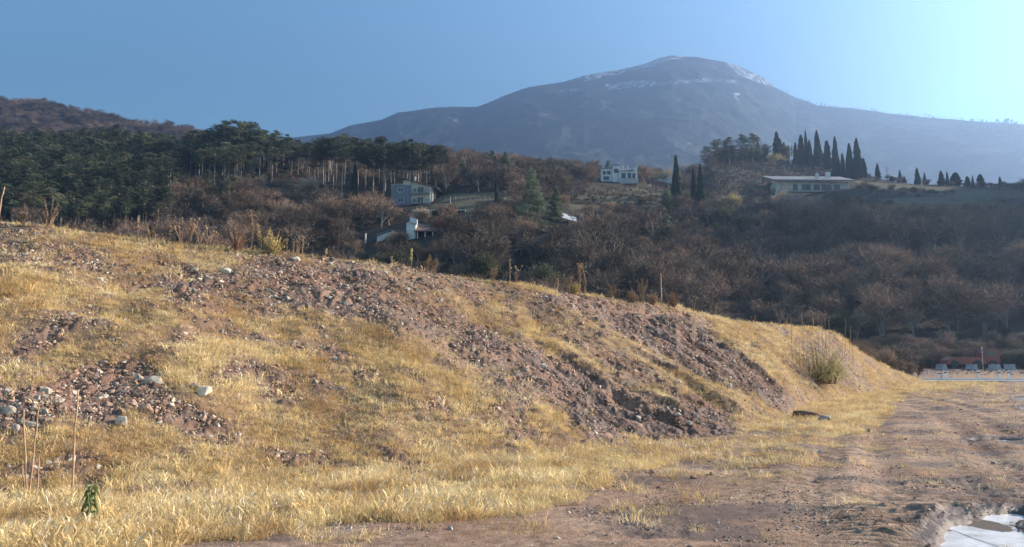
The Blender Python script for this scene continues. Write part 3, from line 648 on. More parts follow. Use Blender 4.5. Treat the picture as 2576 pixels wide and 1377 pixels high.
# crest group against the sky
for k in range(26):
    x = 480 + k * 12.5 + random.uniform(-5, 5); f = random.uniform(392, 440)
    if x > 800: break
    p = hill_hit(x, f)
    if not far_enough(p, 4.5): continue
    pine_at(x, f, np.interp(x, *zip(*TOPLINE)) + random.uniform(-4, 22), "dark pine standing against the sky on the left crest", "pines on the left crest against the sky")
tries = 0
while n_p < 285 and tries < 6000:
    tries += 1; x = random.uniform(-60, 820); lo = 392 if x < 480 else 400; f = lo + (560 - lo) * random.random() ** .9
    if x > 430 and f > 470: continue
    if x > 700 and f > 450: continue
    p = hill_hit(x, f)
    if not far_enough(p, 7.2 if f < 470 else 8.5): continue
    if f < 470: pine_at(x, f, max(f - random.uniform(62, 92), np.interp(x, *zip(*TOPLINE)) + random.uniform(-4, 10)), "dark pine among the close rows of the left wood", "pines of the dark wood on the left slope")
    else: pine_at(x, f, f - random.uniform(75, 120), "young pine low on the left slope above the grassy crest", "young pines low on the left slope")
for x, f, tp in [(525,505,425),(575,520,440),(400,560,470),(128,520,440),(235,530,445),(285,560,490),(640,500,430)]:
    pine_at(x, f, tp, "light green pine at the brown thicket edge", "light green pines at the thicket edge")
print("pines", n_p)
def pine_mass():
    P = []; H = []
    for _ in range(5200):
        if len(P) >= 520: break
        x = random.uniform(-130, 840); f = random.uniform(388, 470) if x > 430 else random.uniform(390, 600)
        if x > 640 and f > 445: continue
        if x > 430 and random.random() < .6: continue
        p = hill_hit(x, f); ok = all((q[0] - p.x) ** 2 + (q[1] - p.y) ** 2 > 12 for q in taken)
        if not ok: continue
        taken.append((p.x, p.y)); tl = np.interp(x, *zip(*TOPLINE)) + random.uniform(-6, 40); P.append((p.x, p.y, p.z - .3)); H.append(max(.4, min((f - max(tl, f - 100)) / UF * p.y / 16, 1.15)) * random.uniform(.85, 1))
    n = len(P); print("pine mass", n)
    def joined2(pair):
        a, b = pair; bm = bmesh.new(); bm.from_mesh(a); k = len(bm.faces); bm.from_mesh(b); bm.faces.ensure_lookup_table()
        for fc in bm.faces[k:]: fc.material_index = 1
        me = bpy.data.meshes.new("forest_pine"); bm.to_mesh(me); bm.free(); me.materials.append(a.materials[0]); me.materials.append(b.materials[0]); return me
    scatter("pine_wood", P, np.stack([np.zeros(n), np.zeros(n), RNG.uniform(0, 6.28, n)], -1), H, RNG.integers(0, 6, n), collect("forest_pine", [joined2(q) for q in PINES]), "dense dark pine wood filling the left slope behind the nearer pines", "wood")
pine_mass()

# --- single trees named from the photograph: x, top, foot, width (U units), label
def cyp(x, top, foot, wd, label, group=None, broken=False, D=None, rnd=False):
    p = hill_hit(x, foot) if D is None else at(x, foot, D)
    h = (foot - top) / UF * p.y; w_ = wd / UF * p.y
    if broken:
        pr = cypress_mesh(590, h, w_, M['barkd'], M['cypress'], True); return place_tree("cypress_tree", pr, p - Vector((0, 0, .3)), 1, label, "cypress", group)
    e = place_tree("cypress_tree", CYPS[3] if rnd else random.choice(CYPS[:3] + CYPS[4:]), p - Vector((0, 0, .3)), 1, label, "cypress", group); e.scale = (w_ / 2.6, w_ / 2.6, h / 15); return e
def z4(x, y): return (2500 + x * .414) / 1.4907, (430 + y * .414) / 1.4907
def z5(x, y): return (3000 + x * .4357) / 1.4907, (400 + y * .4357) / 1.4907
cyp(1703, 386, 522, 24, "tallest dark cypress with a ragged broken top", broken=True)
cyp(1746, 422, 518, 14, "slim left cypress of the pair beside the ragged one"); cyp(1764, 409, 518, 20, "wider right cypress of the pair beside the ragged one")
cyp(1248, 442, 524, 9, "thin spindly cypress left of the big cedar"); cyp(891, 406, 495, 17, "lone dark cypress in the brown thicket below the pines")
KN = [(825,130,260,38,"first small cypress on the knoll top beside the umbrella pines"), (897,165,270,34,"second small cypress on the knoll top, shorter"), (1000,105,330,64,"broad tall cypress rising from the knoll top thicket"), (1030,170,330,44,"cypress close behind the broad knoll one"), (1062,155,290,38,"cypress at the right end of the knoll thicket"),
 (1172,240,445,42,"short cypress right of the white pole, starting the row"), (1225,172,460,58,"wide flat-topped cypress, second of the knoll row"), (1270,130,455,36,"thin pointed cypress, third of the knoll row"), (1300,220,470,52,"cypress leaning on the thin pointed third one"),
 (1372,130,470,64,"tallest broad cypress in the middle of the knoll row"), (1405,290,450,40,"low cypress tucked behind the tallest middle one"), (1460,225,495,60,"round-topped cypress right of the tallest middle one"), (1538,185,565,60,"tall slim cypress above the long house roof end"),
 (1600,340,575,46,"short cypress between two tall ones above the long house"), (1665,250,565,64,"thick cypress left of the row's last tall one"), (1735,200,580,74,"last tall cypress at the right end of the knoll row"), (1790,350,530,44,"low cypress behind the last tall one of the row")]
for x, a, b, wd, lab in KN:
    (X, A), (_, B) = z4(x, a), z4(x, b); cyp(X, A, B, wd * .31, lab, "cypresses on the knoll", rnd=("round" in lab or "flat" in lab))
FARC = [(670,465,605,38,"lone cypress right of the knoll row, before the utility pole",0), (863,535,650,26,"narrow cypress right of the utility pole on the ridge",0), (897,565,625,30,"stubby cypress beside the narrow one past the utility pole",0), (1012,500,650,40,"hazy tall cypress left of the leaning wood pole",0), (1075,555,665,24,"thin hazy cypress right of the leaning wood pole",0),
 (1218,525,655,46,"tapered hazy cypress left of the broad round tree",0), (1272,550,680,24,"thin hazy cypress touching the broad round tree",0), (1340,545,662,74,"broad round hazy evergreen among the far cypresses",1), (1442,575,668,40,"blunt hazy cypress right of the broad round tree",1), (1490,585,692,20,"narrow post-like cypress between two blunt ones",0), (1555,560,672,54,"wide blunt hazy cypress near the right frame edge",1), (1725,595,692,28,"last small hazy cypress at the far right of the ridge",0), (790,560,606,44,"low round evergreen bush right beside the utility pole",1)]
for x, a, b, wd, lab, rd in FARC:
    (X, A), (_, B) = z5(x, a), z5(x, b); cyp(X, A, B, wd * .33, lab, "far hazy evergreens along the right ridge", rnd=bool(rd))

def special(name, pair_fn, x, top, foot, label, cat, group=None, H=None):
    p = hill_hit(x, foot); h = (foot - top) / UF * p.y; pr = pair_fn(h); return place_tree(name, pr, p - Vector((0, 0, .2)), 1, label, cat, group)
cedar = lambda sd, sp: (lambda h: pine_mesh(sd, h, .06, h * sp, M['barkd'], M['cedar'], True, 17))
special("cedar_tree", cedar(601, .30), 1338, 418, 575, "big grey green cedar with layered boughs in mid slope", "cedar")
special("cedar_tree", cedar(602, .26), 1398, 468, 560, "smaller cedar leaning against the big cedar's right side", "cedar")
special("conifer_tree", cedar(603, .34), 1683, 540, 640, "sunlit green conifer low on the slope below the ragged cypress", "conifer")
special("conifer_tree", cedar(604, .42), 1678, 478, 530, "spreading conifer at the foot of the ragged cypress", "conifer")
special("conifer_tree", cedar(605, .26), 1530, 390, 430, "small pointed conifer behind the white modern house", "conifer")
special("cedar_tree", cedar(606, .40), 1238, 378, 432, "dark cedar on the ridge right of the pine row", "cedar", "cedars on the ridge")
special("cedar_tree", cedar(607, .38), 1272, 380, 432, "thinner dark cedar on the ridge beside the brown roof", "cedar", "cedars on the ridge")
PINEK = pine_mesh(409, 16, .22, 4.2, M['bark'], M['pine'], layers=10)
for x, tp, ft, lab in [(1806,350,420,"layered umbrella pine at the knoll's left shoulder"), (1868,338,410,"wide umbrella pine in the middle of the knoll top"), (1895,336,412,"small umbrella pine left of the knoll's first cypress"), (1835,346,415,"umbrella pine between the two bigger knoll pines"), (1778,368,425,"low umbrella pine at the knoll's lower left edge")]:
    p = hill_hit(x, ft); h = (ft - tp) / UF * p.y; place_tree("pine_tree", PINEK, p, h / 16 * 1.1, lab, "tree", "umbrella pines on the knoll", sz=h / 16)
def leafy(sd, h0, mat, wdt=1.1, lf=3): return lambda h: bare_mesh(sd, h, wdt, M['barkd'], M[mat], .05, lf)
for sd, x, tp, ft, mt, lab in [(611,1620,404,462,'twig_o',"round orange brown tree right of the white modern house"), (612,1671,416,466,'leaf_y',"small yellowish tree left of the ragged cypress"), (613,1844,476,538,'leaf_y',"yellow leaved tree below the dark knoll"),
     (614,1822,492,530,'leaf_y',"low yellow bush left of the yellow leaved tree"), (615,1960,468,540,'leaf_p',"pale leaved tree in front of the long house's left end"), (616,2000,476,545,'leaf_p',"second pale leaved tree before the long house"), (617,2032,490,550,'leaf_p',"third pale leaved tree under the long house balcony"),
     (618,1107,542,575,'leaf_r',"small red leaved tree beside the long pale terrace roof"), (619,1010,572,620,'twig_o',"orange brown shrub between the two lower houses"), (620,1540,498,545,'twig_o',"rust coloured round tree in the vineyard"), (621,985,575,620,'leaf_p',"pale orange shrub beside the low white house"),
     (622,1205,560,618,'leaf_g',"olive yellow bush left of the ghostly farm building"), (623,1325,530,620,'twig_o',"tall rusty tree in front of the cedars"), (624,1952,378,425,'leaf_y',"yellow tree at the foot of the white pole on the knoll"), (625,2370,395,470,'leaf_g',None),
     (626,590,425,500,'twig_o',"rust brown oak in the thicket under the crest pines"), (627,640,432,505,'twig_o',"second rust brown oak further right in the thicket"), (628,775,440,500,'leaf_p',"pale brown oak in the thicket left of the lone cypress"), (629,1055,515,565,'leaf_p',"brown tree just below the balcony house")]:
    if lab: special("leafy_tree" if mt != 'twig_o' else "brown_tree", leafy(sd, 0, mt, 1.1, 2 if mt == 'twig_o' else 3), x, tp, ft, lab, "tree")

# --- bare trees: the nearest ones singly, the rest of the wood as one mass
def zone(x, y):
    if x < 430: return "leafless brown tree among the young pines at far left", "leafless trees among the young pines"
    if x < 960: return "leafless brown tree in the thicket left of the balcony house", "leafless trees left of the balcony house"
    if x < 1300: return "leafless tree on the slope around the balcony house and terrace", "leafless trees around the balcony house"
    if x < 1660: return "leafless tree on the dark slope below the cedars and vineyard", "leafless trees below the cedars"
    if x < 1900: return "leafless tree on the dark slope below the ragged cypress", "leafless trees below the ragged cypress"
    if x < 2180: return "leafless purplish tree on the slope below the long house", "leafless trees below the long house"
    return "hazy leafless tree on the slope at the right edge", "hazy leafless trees at the right edge"
LIM = [(470,650,425,438),(640,830,440,462),(825,975,470,476),(960,1100,500,505),(1085,1300,505,505),(1420,1720,470,508),(1730,1960,455,492),(1935,2160,455,478),(2140,2620,470,506),(900,1120,596,600),(1345,1470,560,556),(1500,1610,455,457)]
KEEP = [[(968,452),(1090,452),(1090,530),(968,530)], [(1500,415),(1600,415),(1600,468),(1500,468)], [(1945,440),(2150,440),(2150,500),(2040,500),(1945,470)], [(905,580),(1110,556),(1110,606),(905,615)], [(1080,532),(1180,530),(1180,546),(1080,546)], [(1340,538),(1460,538),(1460,565),(1340,565)]]
PINEZ = [(-200,300),(830,300),(1120,440),(1120,500),(830,480),(640,450),(500,440),(430,470),(420,600),(-200,600)]
pts = []
def wood_points(n):
    s = RNG.uniform(-.76, .78, n); u = RNG.random(n); y = np.sqrt(140 ** 2 + u * (428 ** 2 - 140 ** 2)); x = s * y; z = hill_z(x, y)
    Dr = np.interp(s, _rs, _rd); ok = y < Dr - 1; x, y, z = x[ok], y[ok], z[ok]; xd, yd = proj(x, y, z)
    top = yd - 8 / y * UF; cr = np.interp(xd, [c[0] for c in CR], [c[1] for c in CR]); cr = np.where(xd > 2365, 935, cr)
    ok = top < cr - 4
    for P in MEADOW + CLEAR: ok &= ~inpoly(P, xd, yd)
    for P in KEEP: ok &= ~(inpoly(P, xd, yd) | inpoly(P, xd, yd - 18) | inpoly(P, xd, yd - 36))
    inp = inpoly(PINEZ, xd, yd); ok &= ~(inp & (RNG.random(len(x)) < .88))
    return x[ok], y[ok], z[ok], xd[ok], yd[ok]
x, y, z, xd, yd = wood_points(5200)
order = np.argsort(y); cell = {}; keep = []
for k in order:                             # thin out to about one tree per 4.6 m
    c = (int(x[k] // 4.6), int(y[k] // 4.6))
    if c in cell: continue
    cell[c] = 1; keep.append(k)
keep = np.array(keep); x, y, z, xd, yd = x[keep], y[keep], z[keep], xd[keep], yd[keep]; print("bare trees", len(x))
hh = RNG.uniform(.6, 1.25, len(x)) * np.where(yd < 470, .8, 1.0)
for x0, x1, yb, yt in LIM:
    q = (xd > x0) & (xd < x1) & (yd > yb); hh = np.where(q, np.minimum(hh, (yd - yt) / UF * y / 8.5), hh)
hh[(yd < 425) & (xd > 1775) & (xd < 1990)] *= 1.15; hh[(yd < 484) & (xd > 2150)] = 0; hh[(yd < 450) & (xd > 1990)] = 0
cr = np.interp(xd, [c[0] for c in CR], [c[1] for c in CR]); cr = np.where(xd > 2365, 935, cr)
vis = (yd < cr + 4) & (xd > 5) & (xd < 2570) & (y > 135); vis &= hh > .4; cand = np.where(vis)[0]; single = set(cand[np.argsort(y[cand])][:290].tolist())
for k in sorted(single):
    lab, grp = zone(xd[k], yd[k]); o_ = random.random() < .07
    place_tree("bare_tree", random.choice(BAREO) if o_ else random.choice(BARES), (x[k], y[k], z[k] - .2), float(hh[k]), lab, "tree", grp)
rest = np.array([k for k in range(len(x)) if k not in single and hh[k] > .22])
def joined(pair, name):
    a, b = pair; me = bpy.data.meshes.new(name); bm = bmesh.new(); bm.from_mesh(a); n = len(bm.faces); bm.from_mesh(b); bm.faces.ensure_lookup_table()
    for f in bm.faces[n:]: f.material_index = 1
    bm.to_mesh(me); bm.free(); me.materials.append(a.materials[0]); me.materials.append(b.materials[0]); return me
OLV = [bare_mesh(530 + k, 7, 1.0, M['barkd'], M['leaf_g'], .05, 3) for k in range(2)]
BT = collect("wood_tree", [joined(p, "wood_tree") for p in BARES + BAREO[:1] + OLV])
n = len(rest); scatter("bare_wood", np.stack([x[rest], y[rest], z[rest] - .2], -1), np.stack([np.zeros(n), np.zeros(n), RNG.uniform(0, 6.28, n)], -1), hh[rest], RNG.choice(8, n, p=[.18, .17, .17, .16, .16, .06, .05, .05]), BT, "mass of leafless brown woodland covering the hillside", "wood")
# underbrush
def brush():
    s = RNG.uniform(-.76, .78, 5200); yy = np.sqrt(135 ** 2 + RNG.random(5200) * (420 ** 2 - 135 ** 2)); xx = s * yy; zz = hill_z(xx, yy); a, b = proj(xx, yy, zz)
    ok = (yy < np.interp(s, _rs, _rd)) & (b < np.interp(a, [c[0] for c in CR], [c[1] for c in CR]) + 30) | (a > 2300)
    for P in MEADOW + CLEAR: ok &= ~inpoly(P, a, b)
    for P in KEEP: ok &= ~(inpoly(P, a, b) | inpoly(P, a, b - 8))
    xx, yy, zz = xx[ok], yy[ok], zz[ok]
    q = 9000; s3 = RNG.uniform(.05, .78, q); y3 = RNG.uniform(230, 390, q); y3 = np.round(y3 / 2.6) * 2.6 + RNG.normal(0, .12, q); x3 = s3 * y3; z3 = hill_z(x3, y3); a3, b3 = proj(x3, y3, z3); o3 = np.zeros(q, bool)
    for P in CLEAR + MEADOW[:1]: o3 |= inpoly(P, a3, b3)
    x3, y3, z3 = x3[o3], y3[o3], z3[o3]; n3 = len(x3)
    scatter("vines", np.stack([x3, y3, z3 - .1], -1), np.stack([np.zeros(n3), np.zeros(n3), RNG.uniform(0, 6.28, n3)], -1), RNG.uniform(.10, .17, n3), RNG.integers(0, 5, n3), BT, "rows of bare vines on the knoll and below the modern house", "vines")
    q = 900; y2 = RNG.uniform(99, 136, q); x2 = RNG.uniform(.44, .80, q) * y2; z2 = np.where(y2 > HD0, hill_z(x2, y2), base_z(x2, y2)); xx = np.r_[xx, x2]; yy = np.r_[yy, y2]; zz = np.r_[zz, z2 + .15]; n = len(xx)
    scatter("undergrowth", np.stack([xx, yy, zz - .3], -1), np.stack([np.zeros(n), np.zeros(n), RNG.uniform(0, 6.28, n)], -1), np.where((yy < 121) & (xx > .44 * yy), .09, 1) * RNG.uniform(.22, .45, n), RNG.choice(8, n, p=[.15, .15, .15, .13, .1, .07, .13, .12]), BT, "low leafless undergrowth between the hillside trees", "undergrowth")
brush()
def ridge_wood():
    n = 5200; s = RNG.uniform(-.80, -.16, n); yy = 560 + RNG.random(n) ** .8 * 240; xx = s * yy; zz = ridge_z(xx, yy)
    scatter("ridge_wood", np.stack([xx, yy, zz - .4], -1), np.stack([np.zeros(n), np.zeros(n), RNG.uniform(0, 6.28, n)], -1), RNG.uniform(.8, 1.3, n), RNG.choice(6, n, p=[.2, .2, .2, .15, .05, .2]), BT, "leafless woodland on the pinkish left ridge", "wood")
ridge_wood()
def mount_wood():                            # trees that roughen the mountain's skyline
    n = 3000; s = RNG.uniform(-.33, .80, n); k = np.interp(s, [ray(m[0], 300)[0] for m in MT], [m[2] for m in MT]); yy = k - RNG.random(n) ** 1.5 * 120; xx = s * yy; zz = mount_z(xx, yy)
    keep = (s > .20) | (RNG.random(n) < .5); hs = np.where(s > .36, RNG.uniform(.2, .8, n) * (.4 + fbm(s * 60, s * 0, 7, 2)), RNG.uniform(.2, .45, n)); keep &= ~((s > .10) & (s < .33) & (RNG.random(n) < .7))
    xx, yy, zz, hs = xx[keep], yy[keep], zz[keep], hs[keep]; n = len(xx)
    MW = collect("mountain_tree", [joined(PINES[4], "mountain_tree"), joined(PINES[1], "mountain_tree"), joined(BARES[0], "mountain_tree")])
    scatter("mountain_wood", np.stack([xx, yy, zz - 1], -1), np.stack([np.zeros(n), np.zeros(n), RNG.uniform(0, 6.28, n)], -1), hs, RNG.choice(3, n, p=[.4, .3, .3]), MW, "distant trees along the mountain skyline", "wood")
mount_wood()

# --- labels that tell each wood tree by its row and what it stands over in view
LM = [(110,"at the left picture edge"),(200,"above the tall grass plume"),(300,"between grass plume and spiky stalk"),(420,"above the single spiky stalk"),(540,"above the thistles"),(660,"above the nodding weed"),(780,"above the yellow tuft"),(880,"left of the lone cypress"),
      (985,"left of the balcony house"),(1110,"around the balcony house"),(1235,"right of the balcony house"),(1330,"under the thin cypress"),(1440,"below the big cedar"),(1560,"below the vineyard"),(1680,"above the upright stake"),(1790,"below the ragged cypress"),(1920,"below the yellow tree"),(2060,"below the long house"),
      (2180,"above the sapling stems"),(2300,"above the brown scrub"),(2440,"above the left marker posts"),(9999,"at the right picture edge")]
ORD = "first second third fourth fifth sixth seventh eighth ninth tenth eleventh twelfth thirteenth fourteenth".split()
BAND = {1: ["only"], 2: ["upper", "lower"], 3: ["upper", "middle", "lower"], 4: ["topmost", "upper", "lower", "lowest"], 5: ["topmost", "upper", "middle", "lower", "lowest"]}
def relabel():
    cells = {}
    for o in bpy.data.objects:
        if o.parent is None and o.get('group') and o.name.split('.')[0] in ('pine_tree', 'bare_tree') and 'umbrella' not in o['group']:
            l = o.matrix_basis.translation; X, Y = proj(l.x, l.y, l.z); X = float(X); c = next(n for m_, n in LM if X < m_); cells.setdefault((o.name.split('.')[0], c), []).append((float(Y), X, o))
    for (nm, c), L in cells.items():
        L.sort(key=lambda q: q[0]); nb = min(5, -(-len(L) // 7)); per = -(-len(L) // nb); word = "pine" if nm == 'pine_tree' else "leafless tree"
        for b in range(nb):
            row = sorted(L[b * per:(b + 1) * per], key=lambda q: q[1])
            for k, q in enumerate(row): q[2]['label'] = "%s %s from the left in the %s row %s" % (ORD[min(k, 13)], word, BAND[nb][b], c)
relabel()
def nth(k, n, rest): return "%s %s" % (ORD[k] if k < 14 else ["fifteenth", "sixteenth", "seventeenth", "eighteenth", "nineteenth", "twentieth", "twenty-first", "twenty-second", "twenty-third", "twenty-fourth", "twenty-fifth", "twenty-sixth"][k - 14], rest)

# ------------------------------------------------------------------ houses (local x right, y away, z up; front wall at y=0)
def house_root(name, xd, yd, label, cat="house", rz=0, dz=0, D=None):
    p = hill_hit(xd, yd) if D is None else at(xd, yd, D); return thing(name, label, cat, (p.x, p.y, p.z + dz), rz), p.y / UF
def windows(e, specs, k, frame='white'):
    for x0, x1, z0, z1 in specs:
        m = MB(); f = .10; m.box(x0 - f, x1 + f, -.06, .05, z0 - f, z0); m.box(x0 - f, x1 + f, -.06, .05, z1, z1 + f); m.box(x0 - f, x0, -.055, .05, z0, z1); m.box(x1, x1 + f, -.055, .05, z0, z1)
        if x1 - x0 > .9: m.box((x0 + x1) / 2 - .03, (x0 + x1) / 2 + .03, -.05, .05, z0, z1)
        w_ = m.build("window", M[frame], e); g = MB(); g.box(x0, x1, -.02, .0, z0, z1); g.build("pane", M['glass'], w_)
def balcony(e, x0, x1, z, d=1.3, post=None):
    m = MB(); m.box(x0, x1, -d, -.003, z - .18, z); b = m.build("balcony", M['conc'], e); r = MB()
    r.box(x0, x1, -d, -d + .05, z + .95, z + 1.02); r.box(x0, x1, -d, -d + .03, z + .1, z + .15); n = int((x1 - x0) / .16)
    for k in range(n + 1): q = x0 + (x1 - x0 - .03) * k / n; r.box(q, q + .03, -d + .005, -d + .035, z + .003, z + .95)
    r.build("railing", M['rail'], b)
# balcony house: blue grey stair block, cream front with two balconies, roof falling to the right
e, u = house_root("balcony_house", 983, 522, "three storey balcony house with grey blue left block and sloping brown roof", rz=-.12)
m = MB(); m.prism([(0, -2), (6.4, -2), (6.4, 8.6), (4.2, 8.6), (4.2, 7.2), (0, 7.2)], 0, 9); m.build("stair_block", M['blueg'], e)
m = MB(); m.prism([(6.403, -2), (13.2, -2), (13.2, 6.3), (6.403, 8.6)], .25, 9); m.build("wall", M['cream'], e)
m = MB(); m.prism([(3.0, 9.35), (3.0, 9.6), (15.2, 5.75), (15.2, 5.5)], -1.0, 10); rf = m.build("roof", M['roof'], e)
m = MB(); m.box(6.7, 7.1, 3, 3.4, 8.0, 10.4); m.build("chimney", M['white'], rf)
m = MB(); m.box(3.9, 6.4, -.03, 0, 7.1, 8.5); m.build("gable_panel", M['cream'], e)
m = MB(); m.box(-.1, 4.2, -.1, 9, 7.2, 7.45); m.build("parapet", M['conc'], e)
windows(e, [(2.3, 4.0, 4.9, 6.1), (2.3, 4.0, 1.6, 2.8), (8.6, 10.4, 4.3, 6.2), (8.6, 10.4, 1.0, 3.0)], u)
windows(e, [(7.2, 7.9, 4.8, 6.0), (7.2, 7.9, 1.5, 2.6)], u)
balcony(e, 6.45, 12.8, 4.1); balcony(e, 6.45, 13.0, .9)
m = MB(); m.box(12.65, 12.9, -1.2, -.95, -2, 5.9); m.build("pillar", M['white'], e)
# white modern house on the vineyard hill
e, u = house_root("modern_house", 1512, 457, "white modern house with grey monopitch roofs on the hill", rz=-.05); e.scale = (.86, .86, .86)
m = MB(); m.box(0, 5.5, 0, 8, -2, 6.3); m.box(5.5, 9, -1.0, 8, -2, 7.6); m.prism([(8.6, -2), (17.2, -2), (17.2, 7.6), (15.0, 4.6), (8.6, 4.6)], -2, 7); m.build("wall", M['white'], e)
m = MB(); m.box(-.4, 5.7, -.5, 8.4, 6.303, 6.6); m.box(5.2, 9.3, -1.4, 8.3, 7.603, 7.85); m.build("roof", M['roofg'], e)
m = MB(); v = [(8.3, -2.6, 4.4), (15.9, -2.6, 4.4), (16.8, 7.2, 7.7), (9.0, 7.2, 7.7)]; m.v = v + [(a, b, c + .25) for a, b, c in v]; m.f = [(3, 2, 1, 0), (4, 5, 6, 7), (0, 1, 5, 4), (1, 2, 6, 5), (2, 3, 7, 6), (3, 0, 4, 7)]; m.build("roof", M['roofg'], e)
m = MB(); m.box(10.5, 11.4, 3, 4, 6, 8.3); m.box(13.0, 13.6, 3, 3.6, 6.3, 8.4); m.build("chimney", M['white'], e)
for x0, x1, z0, z1, yf in [(1, 2.2, 3.4, 5, 0), (2.9, 4.6, 3.4, 5, 0), (6.2, 8.2, 3.9, 5.8, -1.0), (9.6, 11.6, .9, 3.4, -2.0), (12.6, 14.2, .9, 3.4, -2.0), (14.8, 16.2, .9, 3.2, -2.0), (1.2, 3.8, .8, 2.4, 0)]:
    f = MB(); f.box(x0 - .1, x1 + .1, yf - .06, yf + .01, z0 - .1, z1 + .1); wf = f.build("window", M['blueg'], e); g = MB(); g.box(x0, x1, yf - .09, yf - .062, z0, z1); g.build("pane", M['glass'], wf)
m = MB(); m.box(8.4, 17.5, -3.4, -2.003, -2, .5); m.build("terrace", M['conc'], e)
# long low house on the right
e, u = house_root("long_house", 1952, 490, "long low pale house with grey slab roof and full width balcony", rz=.03)
L = 190 * u
m = MB(); m.box(0, L, 0, 9, -4, 4.9); m.build("wall", M['cream'], e)
m = MB(); v = [(-1.5, -2.0, 5.0), (L + 1.5, -2.0, 5.0), (L + 1.5, 10, 9.2), (-1.5, 10, 9.2)]; m.v = v + [(a, b, c + .45) for a, b, c in v]; m.f = [(3, 2, 1, 0), (4, 5, 6, 7), (0, 1, 5, 4), (1, 2, 6, 5), (2, 3, 7, 6), (3, 0, 4, 7)]; rf = m.build("roof", M['roofg'], e)
for cx in (.61, .75):
    m = MB(); m.box(L * cx, L * cx + (1.0 if cx < .7 else 1.6), 3, 4, 5.5, 9.2 if cx < .7 else 9.7); m.build("chimney", M['white'], rf)
m = MB(); m.box(L - .9, L + .02, -.05, .5, 1.9, 4.6); m.build("corner_pillar", M['white'], e)
windows(e, [(L * a, L * b, 1.9, 3.9) for a, b in ((.24, .30), (.36, .41), (.42, .47), (.52, .555), (.56, .60), (.63, .69), (.70, .76), (.80, .88))], u, 'rail')
balcony(e, L * .02, L * .97, 1.0, 1.6)
for q in (.05, .25, .45, .61, .78, .95):
    m = MB(); m.box(L * q, L * q + .18, -1.75, -1.6, -4, 5.0); m.build("post", M['rail'], e)
# brown roofed house peeping over the ridge
e, u = house_root("ridge_house", 1317, 418, "brown tiled house roof peeping over the ridge trees", D=415, dz=-1)
m = MB(); m.box(0, 19, 0, 9, -6, 3.0); m.build("wall", M['cream'], e)
m = MB(); m.prism([(-.8, 2.6), (3.6, 5.6), (8, 3.0), (8, 2.7), (3.6, 5.2), (-.8, 2.3)], -1, 9.5); rf = m.build("roof", M['roof'], e)
m = MB(); v = [(5, -1, 2.9), (19.8, -1, 2.9), (19.2, 4, 4.3), (5.5, 4, 4.3)]; m.v = v + [(a, b, c + .2) for a, b, c in v]; m.f = [(3, 2, 1, 0), (4, 5, 6, 7), (0, 1, 5, 4), (1, 2, 6, 5), (2, 3, 7, 6), (3, 0, 4, 7)]; m.build("roof", M['roof'], e)
m = MB(); m.box(10.2, 10.8, 2.5, 3.1, 3.6, 5.6); m.build("chimney", M['roof'], rf)
windows(e, [(2.5, 4.5, 1.2, 2.6)], u)
# low white house and dark-roofed house near the bank crest
e, u = house_root("low_house", 948, 609, "low white house with dark windows beside the white chimney pillar")
m = MB(); m.prism([(0, -1.5), (47 * u, -1.5), (47 * u, 2.0), (30 * u, 2.6), (0, 1.4)], 0, 6); m.build("wall", M['white'], e)
m = MB(); m.prism([(-.4, 1.4), (30 * u, 2.65), (49 * u, 2.0), (49 * u, 2.25), (30 * u, 2.95), (-.4, 1.7)], -.5, 6.4); m.build("roof", M['roofg'], e)
windows(e, [(2.0 , 2.9, .0, 1.2), (3.3, 4.0, .0, 1.2)], u)
e, u = house_root("dark_roofed_house", 1022, 606, "house with broad dark roof, white gable and open carport")
m = MB(); m.prism([(0, -1.5), (2.2, -1.5), (2.2, 4.6), (1.2, 5.0), (0, 4.2)], 0, 7); m.build("gable_wall", M['white'], e)
m = MB(); v = [(1.9, -.8, 2.0), (78 * u, -.8, 2.0), (70 * u, 6, 4.2), (2.2, 6, 5.0)]; m.v = v + [(a, b, c + .22) for a, b, c in v]; m.f = [(3, 2, 1, 0), (4, 5, 6, 7), (0, 1, 5, 4), (1, 2, 6, 5), (2, 3, 7, 6), (3, 0, 4, 7)]; m.build("roof", M['roof'], e)
m = MB(); m.box(2.203, 75 * u, 3.0, 7, -1.5, 2.3); m.build("wall", M['cream'], e)
for q in (.35, .6, .85):
    m = MB(); m.box(78 * u * q, 78 * u * q + .25, -.3, -.05, -1.5, 2.0); m.build("pillar", M['white'], e)
m = MB(); m.box(.9, 2.6, -.6, 1, 4.4, 5.6); m.v = [(a, b, c + (a - .9) * -.3) for a, b, c in m.v]; m.build("skylight", M['sheet'], e)
# white chimney pillar
p = hill_hit(919, 612); e = thing("chimney_pillar", "bright white round chimney pillar above a brown bush", "chimney", tuple(p)); s_ = p.y / UF
m = MB(); m.tube([(0, 0, -.5), (0, 0, 24 * s_)], .22, 12); m.build("shaft", M['white'], e); m = MB(); m.tube([(0, 0, 24 * s_ + .002), (0, 0, 24 * s_ + .12)], [.30, .26], 12); m.build("cap", M['conc'], e)
# long pale terrace roof
p = hill_hit(1083, 548); e = thing("terrace_canopy", "long thin pale canopy roof on posts below the balcony house", "canopy", tuple(p)); s_ = p.y / UF
m = MB(); m.box(0, 89 * s_, 0, 4, 1.9, 2.3); m.build("roof", M['wood'], e)
for q in (0.2, 30, 60, 88): m = MB(); m.box(q * s_, q * s_ + .15, .1, .25, -.5, 1.9); m.build("post", M['wood'], e)
